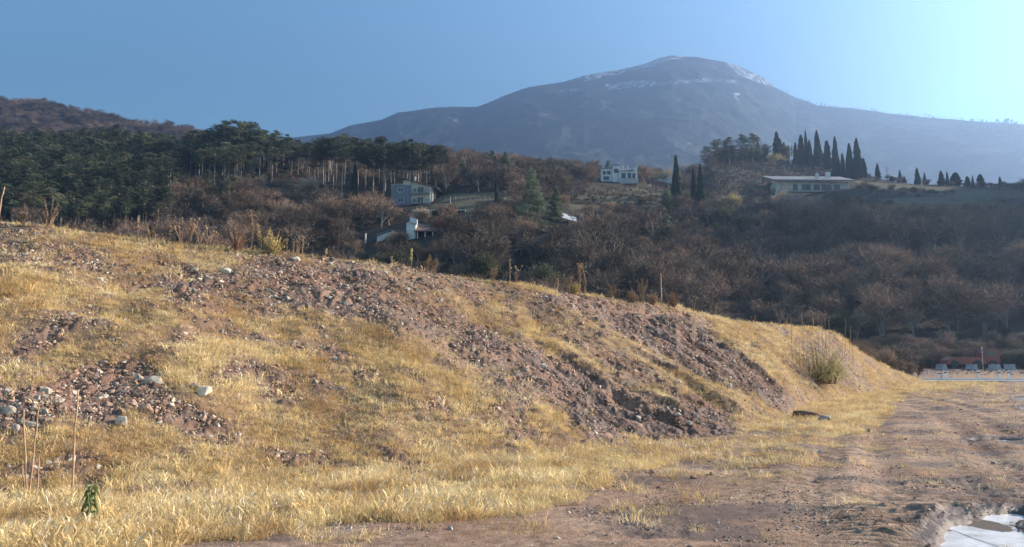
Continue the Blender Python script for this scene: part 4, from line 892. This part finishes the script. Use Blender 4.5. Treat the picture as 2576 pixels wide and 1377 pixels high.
# farm shed with white sheets
p = hill_hit(1300, 630); e = thing("farm_building", "ghostly pale farm building behind the rusty tree", "building", tuple(p)); s_ = p.y / UF
m = MB(); m.box(0, 94 * s_, 0, 5, -1, 3.6); m.build("wall", M['blueg'], e); m = MB(); m.prism([(-.4, 3.6), (45 * s_, 4.6), (96 * s_, 3.6), (96 * s_, 3.85), (45 * s_, 4.9), (-.4, 3.85)], -.4, 5.4); m.build("roof", M['roofg'], e)
windows(e, [(1, 1.9, 1, 2.2), (4, 5.2, .8, 2.4), (7.5, 8.6, 1, 2.2)], s_)
p = hill_hit(1413, 560); e = thing("shelter_roof", "sloping white corrugated sheet roof right of the cedars", "shelter", tuple(p)); s_ = p.y / UF
m = MB(); m.v = [(0, 0, 12 * s_), (39 * s_, 0, 1 * s_), (39 * s_, 2.2, 1 * s_ + 1.6), (0, 2.2, 12 * s_ + 1.9)]; m.v += [(a, b, c + .08) for a, b, c in m.v]; m.f = [(3, 2, 1, 0), (4, 5, 6, 7), (0, 1, 5, 4), (1, 2, 6, 5), (2, 3, 7, 6), (3, 0, 4, 7)]; m.build("roof", M['sheet'], e)
for q in (1, 20, 37): m = MB(); m.box(q * s_, q * s_ + .14, .1, .24, -1, (12 - q * .28) * s_ + .05); m.build("post", M['wood'], e)
for q, (a, b, c, lab) in enumerate([(1349, 553, 7, "left white shed end glinting between the cedar boughs"), (1384, 553, 5, "small white shed end below the smaller cedar")]):
    p = hill_hit(a, b + 3, ); s_ = p.y / UF; e = thing("shed", lab, "shed", tuple(p)); m = MB(); m.prism([(0, -.5), (c * s_, -.5), (c * s_, 9 * s_), (c * s_ / 2, 11 * s_), (0, 9 * s_)], 0, 2.5); m.build("wall", M['white'], e)
    m = MB(); m.prism([(-.15, 9 * s_), (c * s_ / 2, 11.2 * s_), (c * s_ + .15, 9 * s_), (c * s_ + .15, 9.4 * s_), (c * s_ / 2, 11.7 * s_), (-.15, 9.4 * s_)], -.15, 2.7); m.build("roof", M['sheet'], e)

# vineyard posts
def vine(xd, yd, h, lab, grp):
    p = hill_hit(xd, yd); s_ = p.y / UF; m = MB(); m.tube([(0, 0, -.3), (random.uniform(-.1, .1), 0, h * s_)], [.09, .06], 5)
    return tag(m.build("vineyard_post", M['wood'], loc=tuple(p)), lab, "post", grp)
for k in range(14): vine(1440 + k * 20 + random.uniform(-4, 4), 500 - k * 2.2 + random.uniform(-5, 5), random.uniform(12, 20), nth(k, 14, "weathered vineyard post from the left below the modern house"), "vineyard posts below the modern house")
for k in range(16): vine(1095 + k * 12.5, 503 - (k % 3), random.uniform(5, 8), nth(k, 16, "short pale vineyard post from the left, right of the balcony house"), "vineyard posts right of the balcony house")
for k in range(34): q = k % 12; r_ = k // 12; vine(1800 + q * 26 + r_ * 9, 492 - r_ * 27 - q * 1.2 + random.uniform(-3, 3), random.uniform(8, 14), nth(q, 12, "thin vine post from the left in the %s row on the knoll" % ["lowest", "middle", "highest"][r_]), "vine posts on the dark knoll")
# poles
def pole(xd, top, foot, lab, arms=0, mat='wood', r=.13, D=None, lean=0):
    p = hill_hit(xd, foot) if D is None else at(xd, foot, D); h = (foot - top) * p.y / UF; e = thing("utility_pole", lab, "pole", tuple(p)); m = MB(); m.tube([(0, 0, -.5), (lean, 0, h)], [r * 1.3, r], 8); m.build("shaft", M[mat], e)
    for a in range(arms): m = MB(); m.box(-.9 + lean, .9 + lean, -.06, .06, h - .4 - a * .8, h - .28 - a * .8); m.build("crossarm", M['steel'], e)
    return e
for (x, a, b, lab, ar, mt) in [(z4(1125, 0)[0], z4(0, 250)[1], z4(0, 445)[1], "sunlit white pole on the knoll left of the cypress row", 0, 'post'), (z4(2000, 0)[0], z4(0, 430)[1], z4(0, 562)[1], "grey utility pole with crossarms on the right ridge", 3, 'wood'), (z5(1052, 0)[0], z5(0, 605)[1], z5(0, 740)[1], "pale wood pole on the slope among the far cypresses", 0, 'wood'), (1133, 495, 536, "thin grey pole right of the balcony house", 0, 'steel')]:
    pole(x, a, b, lab, ar, mt, .16 if mt != 'steel' else .07)
def pylon(xd, top, foot, D, lab):
    p = at(xd, foot, D); h = (foot - top) * D / UF; e = thing("lattice_pylon", lab, "pylon", tuple(p)); m = MB(); b = h * .09; lv = 7
    for sx in (-1, 1):
        for sy in (-1, 1): m.tube([(sx * b, sy * b, 0), (sx * b * .15, sy * b * .15, h)], .16, 4)
    for k in range(lv):
        z0 = h * k / lv; z1 = h * (k + 1) / lv; w0 = b * (1 - .85 * k / lv); w1 = b * (1 - .85 * (k + 1) / lv)
        for s2 in (-1, 1): m.tube([(-w0, s2 * w0, z0), (w1, s2 * w1, z1)], .10, 3); m.tube([(w0, s2 * w0, z0), (-w1, s2 * w1, z1)], .10, 3)
    m.build("mast", M['steel'], e)
    for k in range(3): a = MB(); zz = h * (.75 + .1 * k); a.box(-b * 1.7, b * 1.7, -.15, .15, zz, zz + .3); a.build("crossarm", M['steel'], e)
x, y = z4(217, 120); px_ = at(x, y, 1); Ys = np.arange(900, 2600, 5.); a_, b_ = ray(x, y); ff = mount_z(float(a_) * Ys, Ys) - (CAMZ + float(b_) * Ys); kk = int(np.argmax(ff > 0))
pylon(x, z4(0, 8)[1], y, float(Ys[kk]), "distant lattice pylon on the mountainside above the ragged cypress")

# ------------------------------------------------------------------ the road at the right and what stands by it
def strip(name, pts_l, pts_r, mat, zoff):
    V = []; 
    for a in pts_l + pts_r: V.append((a[0], a[1], zoff))
    n = len(pts_l); m = mesh_np(name, V, [(k, k + 1, n + k + 1, n + k) for k in range(n - 1)], [mat]); return tag(link(name, m), kind='structure')
M['asphalt'] = mk('pale worn asphalt', (.20, .20, .21), (.30, .30, .31), 2, rand=0, rough=.7); M['line'] = mk('pale concrete edge', (.56, .53, .47), (.66, .62, .56), 2, rand=0)
strip("road", [(38, 77.5), (60, 77), (90, 76), (140, 74)], [(38, 83), (60, 82.6), (90, 82), (140, 80)], M['asphalt'], .07)
m = MB(); 
for a, b in (((38, 84.2), (60, 83.8)), ((60, 83.8), (90, 83.2)), ((90, 83.2), (140, 81.4))):
    m.v += [(a[0], a[1], 0), (b[0], b[1], 0), (b[0], b[1] + .6, 0), (a[0], a[1] + .6, 0), (a[0], a[1], .20), (b[0], b[1], .20), (b[0], b[1] + .6, .20), (a[0], a[1] + .6, .20)]; q = len(m.v) - 8
    m.f += [(q + 4, q + 5, q + 6, q + 7), (q, q + 1, q + 5, q + 4), (q + 2, q + 3, q + 7, q + 6), (q + 1, q + 2, q + 6, q + 5), (q + 3, q, q + 4, q + 7)]
tag(m.build("kerb", M['line']), kind='structure')
for k, (x, lab) in enumerate([(2363, "leftmost white marker post, shorter, by the road"), (2378.7, "second white marker post from the left, taller, by the road"), (2462.3, "white marker post standing alone in the middle of the road edge"), (2515, "white marker post left of the last one at the road edge"), (2538, "rightmost white marker post by the road")]):
    D = 85.5; p = at(x, 954, D); e = thing("marker_post", lab, "post", (p.x, D, .02), group="white marker posts along the road"); h = .85 if k == 0 else 1.0
    m = MB(); m.prism([(-.10, 0), (.10, 0), (.10, h - .04), (.04, h), (-.10, h - .06)], -.05, .05); m.build("shaft", M['post'], e); m = MB(); m.box(-.105, .105, -.055, .055, h * .72, h * .86); m.build("reflector_band", M['black'], e)
for k, (x, lab) in enumerate([(2286, "leftmost concrete block behind the road, near the brown scrub"), (2368, "second concrete block from the left behind the road"), (2444, "concrete block standing under the red loader"), (2502, "half hidden concrete block right of the thin mast"), (2540, "small rightmost concrete block behind the road")]):
    D = 112; p = at(x, 927, D); z0 = float(base_z(np.array([p.x]), np.array([D]))[0]); m = MB(); w_ = .42 if k < 4 else .32
    m.prism([(-w_, -.2), (w_, -.2), (w_, .15), (w_ * .62, .42), (w_ * .5, .82), (-w_ * .5, .82), (-w_ * .62, .42), (-w_, .15)], -1.0, 1.0)
    tag(m.build("concrete_block", M['conc'], loc=(p.x, D, z0)), lab, "block", "concrete blocks behind the road")
# red loader, seen through haze
p = at(2375, 922, 118); z0 = float(base_z(np.array([p.x]), np.array([118.]))[0]); e = thing("loader", "hazy red loader with long low body and raised cab", "vehicle", (p.x, 118, z0))
m = MB(); m.prism([(0, .6), (5.8, .6), (5.8, 1.3), (5.2, 1.7), (1.0, 1.7), (0, 1.2)], -1.1, 1.1); m.build("body", M['redm'], e)
m = MB(); m.prism([(5.5, .8), (8.0, .8), (8.0, 2.3), (7.6, 2.9), (5.9, 2.9), (5.5, 2.3)], -.9, .9); c = m.build("cab", M['redm'], e); m = MB(); m.box(6.0, 7.5, -.93, -.905, 1.9, 2.6); m.build("cab_window", M['glass'], c)
for xx in (1.0, 4.4, 6.9):
    m = MB(); m.tube([(0, -1.2, 0), (0, -.75, 0)], .6, 14); m.build("wheel", M['black'], e, loc=(xx, 0, .6)); m = MB(); m.tube([(0, .75, 0), (0, 1.2, 0)], .6, 14); m.build("wheel", M['black'], e, loc=(xx, 0, .6))
p = at(2473, 924, 110); e = thing("mast", "thin pale mast in front of the red loader", "mast", (p.x, 110, .8)); m = MB(); m.tube([(0, 0, 0), (0, 0, 3.4)], .035, 6); m.build("shaft", M['steel'], e); m = MB(); m.box(-.08, .08, -.1, .1, 3.0, 3.4); m.build("head", M['steel'], e)

# ------------------------------------------------------------------ near things: rocks, stems, weeds, plant
def g_hit(xd, yd, d0=6.0, dmax=86.0):
    a, b = ray(xd, yd); a = float(a); b = float(b); Y = np.arange(d0, dmax, .04); f = ground_z(a * Y, Y) - (CAMZ + b * Y); k = int(np.argmax(f > 0))
    if f[k] <= 0: k = int(np.argmax(f))
    return Vector((a * Y[k], Y[k], float(ground_z(np.array([a * Y[k]]), np.array([Y[k]]))[0])))
def rock(xd, yd, wd, hd, mat, lab, seed):
    p = g_hit(xd, yd + hd * .25); s_ = p.y / UF; me = stone_mesh("rock", M[mat], seed, 1.0, 16, 1); o = link("rock", me, loc=(p.x, p.y, p.z + hd * s_ * .25), rz=0)
    o.scale = (wd * s_ * 1.1, wd * s_ * .8, hd * s_ * 1.5); o.rotation_euler = (random.uniform(-.15, .15), random.uniform(-.2, .2), random.uniform(-.3, .3)); return tag(o, lab, "rock")
ROCKS = [(385,960,62,24,'stone_pale',"long pale rock, largest in the left gravel patch"), (345,952,22,18,'stone_grey',"grey rock touching the left end of the long pale rock"), (515,986,46,30,'stone_pale',"rounded pale mottled rock right of the left gravel patch"), (490,975,24,22,'stone_grey',"dark grey rock leaning on the rounded mottled rock"),
 (367,1033,40,26,'stone_red',"flat brick red rock in the left gravel patch"), (306,1062,38,26,'stone_pale',"yellowish rounded boulder half buried in grass below the gravel"), (115,985,36,20,'stone_pale',"pale rock at the left frame side in the gravel"), (22,1035,38,24,'stone_grey',"grey angular slab by the left frame edge"), (55,1062,14,14,'stone_pale',"small white stone above the three bare stems"),
 (42,1082,34,20,'stone_grey',"dark block at the left edge behind the bare stems"), (75,1072,34,16,'stone_pale',"beige block beside the dark block at left"), (28,1008,26,14,'stone_red',"red stone above the grey angular slab"), (272,1018,26,16,'stone_red',"reddish stone left of the brick red rock"), (248,1005,24,12,'stone_pale',"beige stone up left of the brick red rock"),
 (415,697,30,15,'stone_red',"rounded red rock high on the left slope"), (455,727,36,24,'stone_red',"large reddish rock below the rounded red one"), (462,745,30,16,'stone_red',"second reddish rock under the large one"), (568,681,36,14,'stone_pale',"pale slab casting a dark hollow on the upper slope"), (490,679,22,10,'stone_pale',"pale flat stone left of the pale slab"),
 (743,655,30,14,'stone_pale',"whitish rock just below the crest"), (700,658,24,13,'stone_red',"dark red rock left of the whitish crest rock"), (968,687,18,9,'stone_grey',"grey pebble like rock right along the crest band"), (248,705,28,13,'stone_pale',"pale rock on the slope under the weed patch"), (820,850,18,13,'stone_grey',"square grey stone in the small mid slope hollow"),
 (1704,1043,26,10,'stone_pale',"pale flat rock near the foot of the gravel slope"), (1310,1042,20,11,'stone_red',"brown rock at the lower left of the gravel slope"), (1180,1058,22,9,'stone_pale',"pale stone in the grass at the slope foot"), (1606,800,16,10,'stone_grey',"grey rock high on the steep gravel face"), (1400,735,14,8,'stone_pale',"small white rock under the crest scarp"),
 (1640,1188,18,12,'stone_red',"upright brown stone at the grass edge near the dirt"), (1745,1202,22,12,'stone_red',"brown stone right of the upright one"), (1790,1195,18,10,'stone_red',"rounded brown stone right along the dirt edge"), (845,1318,34,12,'stone_grey',"grey slab at the bottom dirt edge"), (707,1326,16,16,'stone_pale',"yellowish stone at the bottom left of the grey slab"),
 (2074,1054,52,13,'stone_grey',"low grey boulder in the grass at right"), (2035,1045,84,17,'clod',"dark earthy boulder beside the low grey one"), (1740,1128,30,10,'stone_grey',"bluish grey slab in the dirt at the slope foot"), (1500,1100,22,8,'stone_red',"brown flat stone at the gravel foot"), (15,1262,34,20,'clod',"dark clod at the lower left edge"), (2185,1083,18,8,'clod',"dark lump beside the wheel track")]
for k, q in enumerate(ROCKS): rock(*q, 700 + k)
def stones():                                # countable cobbles of the left gravel patch and the slope, as one loose mass
    out = []
    CB = collect("cobble", [stone_mesh("cobble", M[k], 60 + i, f, 14) for i, (k, f) in enumerate([('stone_red', .6), ('stone_grey', .6), ('stone_pale', .6), ('stone_red', .8), ('clod', .8)])])
    x, y, z = sample_ground(34000, -.76, .62, 8, 45, 1.0); g = grass_mask(x, y, z); b = bank_z(x, y) > .3
    ok = b & (RNG.random(len(x)) < (1 - g) ** 2 * np.where(x > .5, .10, .30)); x, y, z = x[ok], y[ok], z[ok]; n = len(x)
    sc = np.exp(RNG.normal(-2.35, .32, n)); rot = RNG.uniform(0, 6.28, (n, 3)) * np.array([.1, .1, 1])
    scatter("cobbles", np.stack([x, y, z + sc * .12], -1), rot, sc, RNG.choice(5, n, p=[.38, .24, .08, .18, .12]), CB, "loose fist sized stones on the bare slope", "stones")
stones()
def stem(pts, r0, lab, grp):
    P = [g_hit(*pts[0])]; Y = P[0].y; s0 = P[0]; Q = [(0, 0, -.05)]
    for a, b in pts[1:]: q = at(a, b, Y); Q.append((q.x - s0.x, 0, q.z - s0.z))
    m = MB(); LL = []
    for i in range(len(Q) - 1):
        for k in range(4):
            f = k / 4; LL.append(Vector(Q[i]).lerp(Vector(Q[i + 1]), f) + Vector((random.gauss(0, .004), random.gauss(0, .004), 0)))
    LL.append(Vector(Q[-1])); n = len(LL); m.tube([tuple(v) for v in LL], [r0 * (1 - .35 * k / n) * (1.25 if k % 3 == 0 else 1) for k in range(n)], 6)
    return tag(m.build("dead_sapling", M['stem'], loc=tuple(s0), smooth=True), lab, "stalk", grp)
G_ = "bare stems at lower left"
stem([(68,1250),(64,1140),(60,1030)], .012, "left tall bare stem of the trio at lower left", G_); stem([(72,1258),(86,1140),(98,1020)], .012, "leaning tall bare stem of the trio at lower left", G_)
stem([(90,1250),(97,1200),(98,1150)], .010, "short bare stem right of the leaning one", G_); stem([(62,1240),(58,1200),(56,1170)], .010, "shortest bare stem at the left of the trio", G_); stem([(182,1240),(187,1110),(197,980)], .013, "lone tall bare stem above the green plant", G_)
stem([(1664,758),(1663,720),(1662,688)], .030, "thin upright stake on the crest scarp", None); stem([(-4,545),(4,500),(12,470)], .02, "thin dry stalk at the left frame edge on the crest", None)
# wilted green plant
p = g_hit(222, 1322); s_ = p.y / UF; e = thing("wilted_plant", "wilted dark green plant with drooping leaves and brown seed head", "plant", tuple(p))
H = 118 * s_; m = MB(); m.tube([(0, 0, -.03), (.01, 0, H * .5), (.02, 0, H)], [.010, .008, .004], 6); m.build("stem", M['stem'], e)
m = MB()
for k in range(34):
    z_ = H * random.uniform(.12, .86); a = random.uniform(0, 6.28); m.leaf((.01, 0, z_), (math.cos(a), math.sin(a), .1), random.uniform(.08, .13) * (1.05 - .3 * z_ / H), .032, random.uniform(.9, 1.5))
m.build("leaves", M['green_leaf'], e)
m = MB()
for k in range(60): a = random.uniform(0, 6.28); q = random.random() ** .5 * .12; m.blob((.03 + math.cos(a) * q, math.sin(a) * q, H + random.uniform(-.02, .05)), random.uniform(.005, .011), n=4, m=3)
for k in range(14): a = random.uniform(0, 6.28); m.tube([(.02, 0, H * .9), (.03 + math.cos(a) * .1, math.sin(a) * .1, H + .02)], [.003, .002], 3)
m.build("seed_head", M['weed_red'], e)
# dry weeds on the crest
def weed(xd, foot, top, kind, lab, grp=None, mat='weed', Yc=None):
    xs = np.interp(xd, [c[0] for c in CR], [c[2] for c in CR]); a = float(ray(xd, 700)[0]); Y = float(xs) - .15 if Yc is None else Yc
    z = float(ground_z(np.array([a * Y]), np.array([Y]))[0]); q = at(xd, top, Y); a = q.x / Y; h = max(q.z - z, .15); e = thing("dry_weed", lab, "weed", (a * Y, Y, z), group=grp); m = MB(); hd = MB(); r = random
    if kind == 'spike':                      # mullein like candle
        m.tube([(0, 0, -.05), (r.gauss(0, .02), 0, h * .5), (r.gauss(0, .03), 0, h)], [.018, .014, .006], 5)
        for k in range(26): zz = h * r.uniform(.45, .98); b = r.uniform(0, 6.28); hd.blob((math.cos(b) * .025, math.sin(b) * .025, zz), .022, n=4, m=3)
    elif kind == 'nod':                      # leaning top with drooping plumes
        m.tube([(0, 0, -.05), (.03, 0, h * .6), (-.06, 0, h)], [.02, .015, .01], 5)
        for k in range(46): zz = h * r.uniform(.25, 1.0); b = r.uniform(0, 6.28); L = (.20 if zz > h * .85 else .09); hd.leaf((0, 0, zz), (math.cos(b), math.sin(b), .2), L * r.uniform(.7, 1.3), .035, .8)
    elif kind == 'thistle':
        for k in range(7):
            b = r.uniform(0, 6.28); t = (math.cos(b) * h * .28, math.sin(b) * h * .2, h * r.uniform(.65, 1.0)); m.tube([(0, 0, -.05), (t[0] * .3, t[1] * .3, t[2] * .5), t], [.010, .008, .005], 4); q1 = MB(); q1.blob(t, .032, rz=.035, n=6, m=4); q1.build("seed_head", M[mat], e)
    elif kind == 'bush':
        for k in range(70):
            b = r.uniform(0, 6.28); q_ = r.random() ** .6; t = (math.cos(b) * h * .45 * q_, math.sin(b) * h * .45 * q_, h * r.uniform(.35, 1.0) * (1.05 - .4 * q_)); m.tube([(t[0] * .2, t[1] * .2, -.03), (t[0] * .6, t[1] * .6, t[2] * .6), t], [.007, .006, .003], 3)
            for c in range(5): f = r.uniform(.4, 1); hd.leaf((t[0] * f, t[1] * f, t[2] * f), (r.gauss(0, 1), r.gauss(0, 1), r.gauss(0, .6)), .06, .03, .4)
    elif kind == 'plume':
        for k in range(9):
            b = r.uniform(0, 6.28); t = (math.cos(b) * h * .22, math.sin(b) * h * .16, h * r.uniform(.55, 1.0)); m.tube([(t[0] * .2, t[1] * .2, -.05), (t[0] * .5, t[1] * .5, t[2] * .6), t], [.010, .008, .004], 4)
            for c in range(14): f = r.uniform(.55, 1.02); hd.leaf((t[0] * f, t[1] * f, t[2] * f), (r.gauss(0, 1), r.gauss(0, 1), .5), .07, .03, .5)
    m.build("stalk", M['stem'] if mat == 'weed' else M[mat], e)
    if hd.v: hd.build("seed_head", M[mat], e)
    return e
weed(636, 590, 527, 'nod', "tall nodding dry weed on the crest, tallest of the left half"); weed(597, 605, 564, 'bush', "small reddish dry bush left of the nodding weed", mat='weed_red'); weed(692, 640, 572, 'bush', "yellow green bushy tuft right of the nodding weed", mat='weed_yellow'); weed(665, 632, 560, 'plume', "thin plumed weed between the nodding weed and yellow tuft", mat='weed_yellow')
for x, tp in [(722,600),(738,602),(748,596),(762,592),(752,590)]: weed(x, 640, tp, 'spike', {722: "leftmost", 738: "second", 748: "middle", 762: "rightmost", 752: "tallest"}[x] + " thin dry stalk right of the yellow green tuft", "thin stalks right of the yellow tuft")
weed(458, 600, 555, 'thistle', "dry thistle with round heads left of a taller thistle"); weed(480, 600, 548, 'thistle', "tallest round headed thistle on the left crest"); weed(505, 610, 562, 'thistle', "round headed thistle right of the tallest one"); weed(528, 612, 570, 'thistle', "last thistle before the reddish bush")
weed(349, 590, 541, 'spike', "single spiky stalk on the left crest"); weed(380, 592, 560, 'plume', "short plumed weed right of the single spiky stalk"); weed(130, 562, 490, 'plume', "tall two stemmed grass plume near the left edge"); weed(62, 560, 530, 'plume', "low grass plume at the far left crest"); weed(430, 600, 566, 'spike', "low spiky stalk left of the thistles")
weed(1283, 714, 650, 'spike', "tall candle shaped weed in mid crest"); weed(1299, 716, 668, 'thistle', "branched weed right of the candle shaped one"); weed(1240, 705, 664, 'plume', "faint plumed weed left of the candle shaped one"); weed(1457, 738, 662, 'nod', "tall feathery weed over the golden grass clump"); weed(1470, 740, 680, 'nod', "shorter feathery weed right of the tall feathery one")
weed(1432, 735, 678, 'plume', "plumed weed left of the tall feathery one"); weed(1402, 730, 700, 'spike', "small spike weed left of the golden clump"); weed(1445, 738, 700, 'bush', "golden bushy clump on the crest", mat='weed_yellow'); weed(1615, 760, 702, 'plume', "brown plumed weed left of the upright stake", mat='weed'); weed(1590, 757, 722, 'bush', "brown bushy clump on the scarp edge"); weed(1640, 762, 725, 'bush', "low brown clump beneath the upright stake")
weed(1692, 768, 722, 'bush', "pinkish bushy weed right of the upright stake", mat='weed_red'); weed(1540, 748, 716, 'plume', "greyish plumed weed mid way between two clumps"); weed(1092, 690, 640, 'plume', "feathery weed on the crest left of the candle weed"); weed(1075, 685, 645, 'plume', "thin feathery weed left of its twin on the crest"); weed(1035, 678, 625, 'spike', "yellowish spike weed above the golden crest grass", mat='weed_yellow'); weed(985, 662, 645, 'spike', "short spike weed under the low white house"); weed(820, 645, 625, 'spike', "small lone spike weed under the brown thicket")
weed(1960, 814, 762, 'thistle', "branched pale weed on the right crest"); weed(1975, 816, 780, 'thistle', "lower pale weed right of the branched one"); weed(2045, 824, 800, 'spike', "short spike on the right crest"); weed(1800, 795, 770, 'spike', "spike weed on the slope right of the scarp"); weed(1895, 812, 792, 'plume', "small plumed weed left of the branched pale weed"); weed(1745, 785, 745, 'thistle', "open branched weed just right of the pinkish one")
# sapling stems with the green shrub
p = g_hit(2062, 962); s_ = p.y / UF; e = thing("green_shrub", "olive green shrub at the foot of the right bank", "shrub", tuple(p)); m = MB(); lf = MB()
for k in range(120):
    b = random.uniform(0, 6.28); q = random.random() ** .5; t = Vector((math.cos(b) * 82 * s_ * q, math.sin(b) * 1.4 * q, random.uniform(.2, 1) * 112 * s_ * (1 - .4 * q))); m.tube([(t.x * .5, t.y * .5, -.1), tuple(t * .7), tuple(t)], [.018, .012, .006], 3)
    for c in range(17): f = random.uniform(.2, 1.05); lf.leaf((t.x * (.5 + f * .5) + random.gauss(0, .08), t.y + random.gauss(0, .1), t.z * f), (random.gauss(0, 1), random.gauss(0, 1), random.gauss(0, .8)), .13, .05, .2)
m.build("branches", M['stem'], e); lf.build("leaves", M['shrub_leaf'], e)
for k, (x0, y0, x1, y1) in enumerate([(2022,955,2018,782),(2028,960,2032,830),(1996,930,1988,800),(2005,945,2000,850),(2035,955,2050,845),(2078,900,2075,800),(2085,905,2086,795),(2070,900,2068,810),(2092,915,2100,830),(2125,900,2128,800),(2118,905,2120,840),(2135,910,2140,820),(2145,915,2148,850),(2012,950,2010,860)]):
    p = g_hit(x0, y0); q = at(x1, y1, p.y); m = MB(); n = 7; m.tube([tuple(Vector((0, 0, -.1)).lerp(q - p, i / (n - 1)) + Vector((random.gauss(0, .02), random.gauss(0, .02), 0))) for i in range(n)], [.017 * (1 - .6 * i / n) for i in range(n)], 5)
    tag(m.build("bare_sapling", M['stem'], loc=tuple(p)), "tallest bare sapling stem rising through the green shrub" if k == 0 else nth(k - 1, 13, "thin bare sapling around the green shrub"), "sapling", "sapling stems around the green shrub" if k else None)
# brown scrub beyond the bank
for k in range(26):
    x = 2140 + k * 6.4 + random.uniform(-8, 8); tp = np.interp(x, [2140, 2180, 2220, 2300], [845, 838, 860, 900]) + random.uniform(-4, 12); Y = random.uniform(72, 84) if x > 2200 else random.uniform(66, 80)
    q = at(x, tp, Y); z = float(ground_z(np.array([q.x]), np.array([Y]))[0]); h = max(q.z - z, .6); pr = BARES[k % 5] if k % 2 else BAREO[k % 3]
    place_tree("scrub_bush", pr, (q.x, Y, z - .1), h / 8.5, nth(k, 26, "brown scrub bush from the left behind the bank's low end"), "bush", "brown scrub behind the bank's low end", sz=h / 8.5).scale = (h / 8.5 * .8, h / 8.5 * .8, h / 8.5)

# ------------------------------------------------------------------ haze
def haze():
    m = bpy.data.materials.new("haze"); m.use_nodes = True; t = m.node_tree; t.nodes.remove(t.nodes["Principled BSDF"]); v = t.nodes.new("ShaderNodeVolumePrincipled")
    v.inputs["Color"].default_value = (*HAZE_COL, 1); v.inputs["Density"].default_value = HAZE_DENSITY; v.inputs["Anisotropy"].default_value = HAZE_G
    t.links.new(v.outputs[0], t.nodes["Material Output"].inputs["Volume"])
    b = MB(); b.box(-2300, 1440, -1440, 3350, -3.5, 1330); tag(b.build("haze", m), "pale blue haze filling the valley", "haze", kind='stuff')
haze()
print("objects", len(bpy.data.objects))
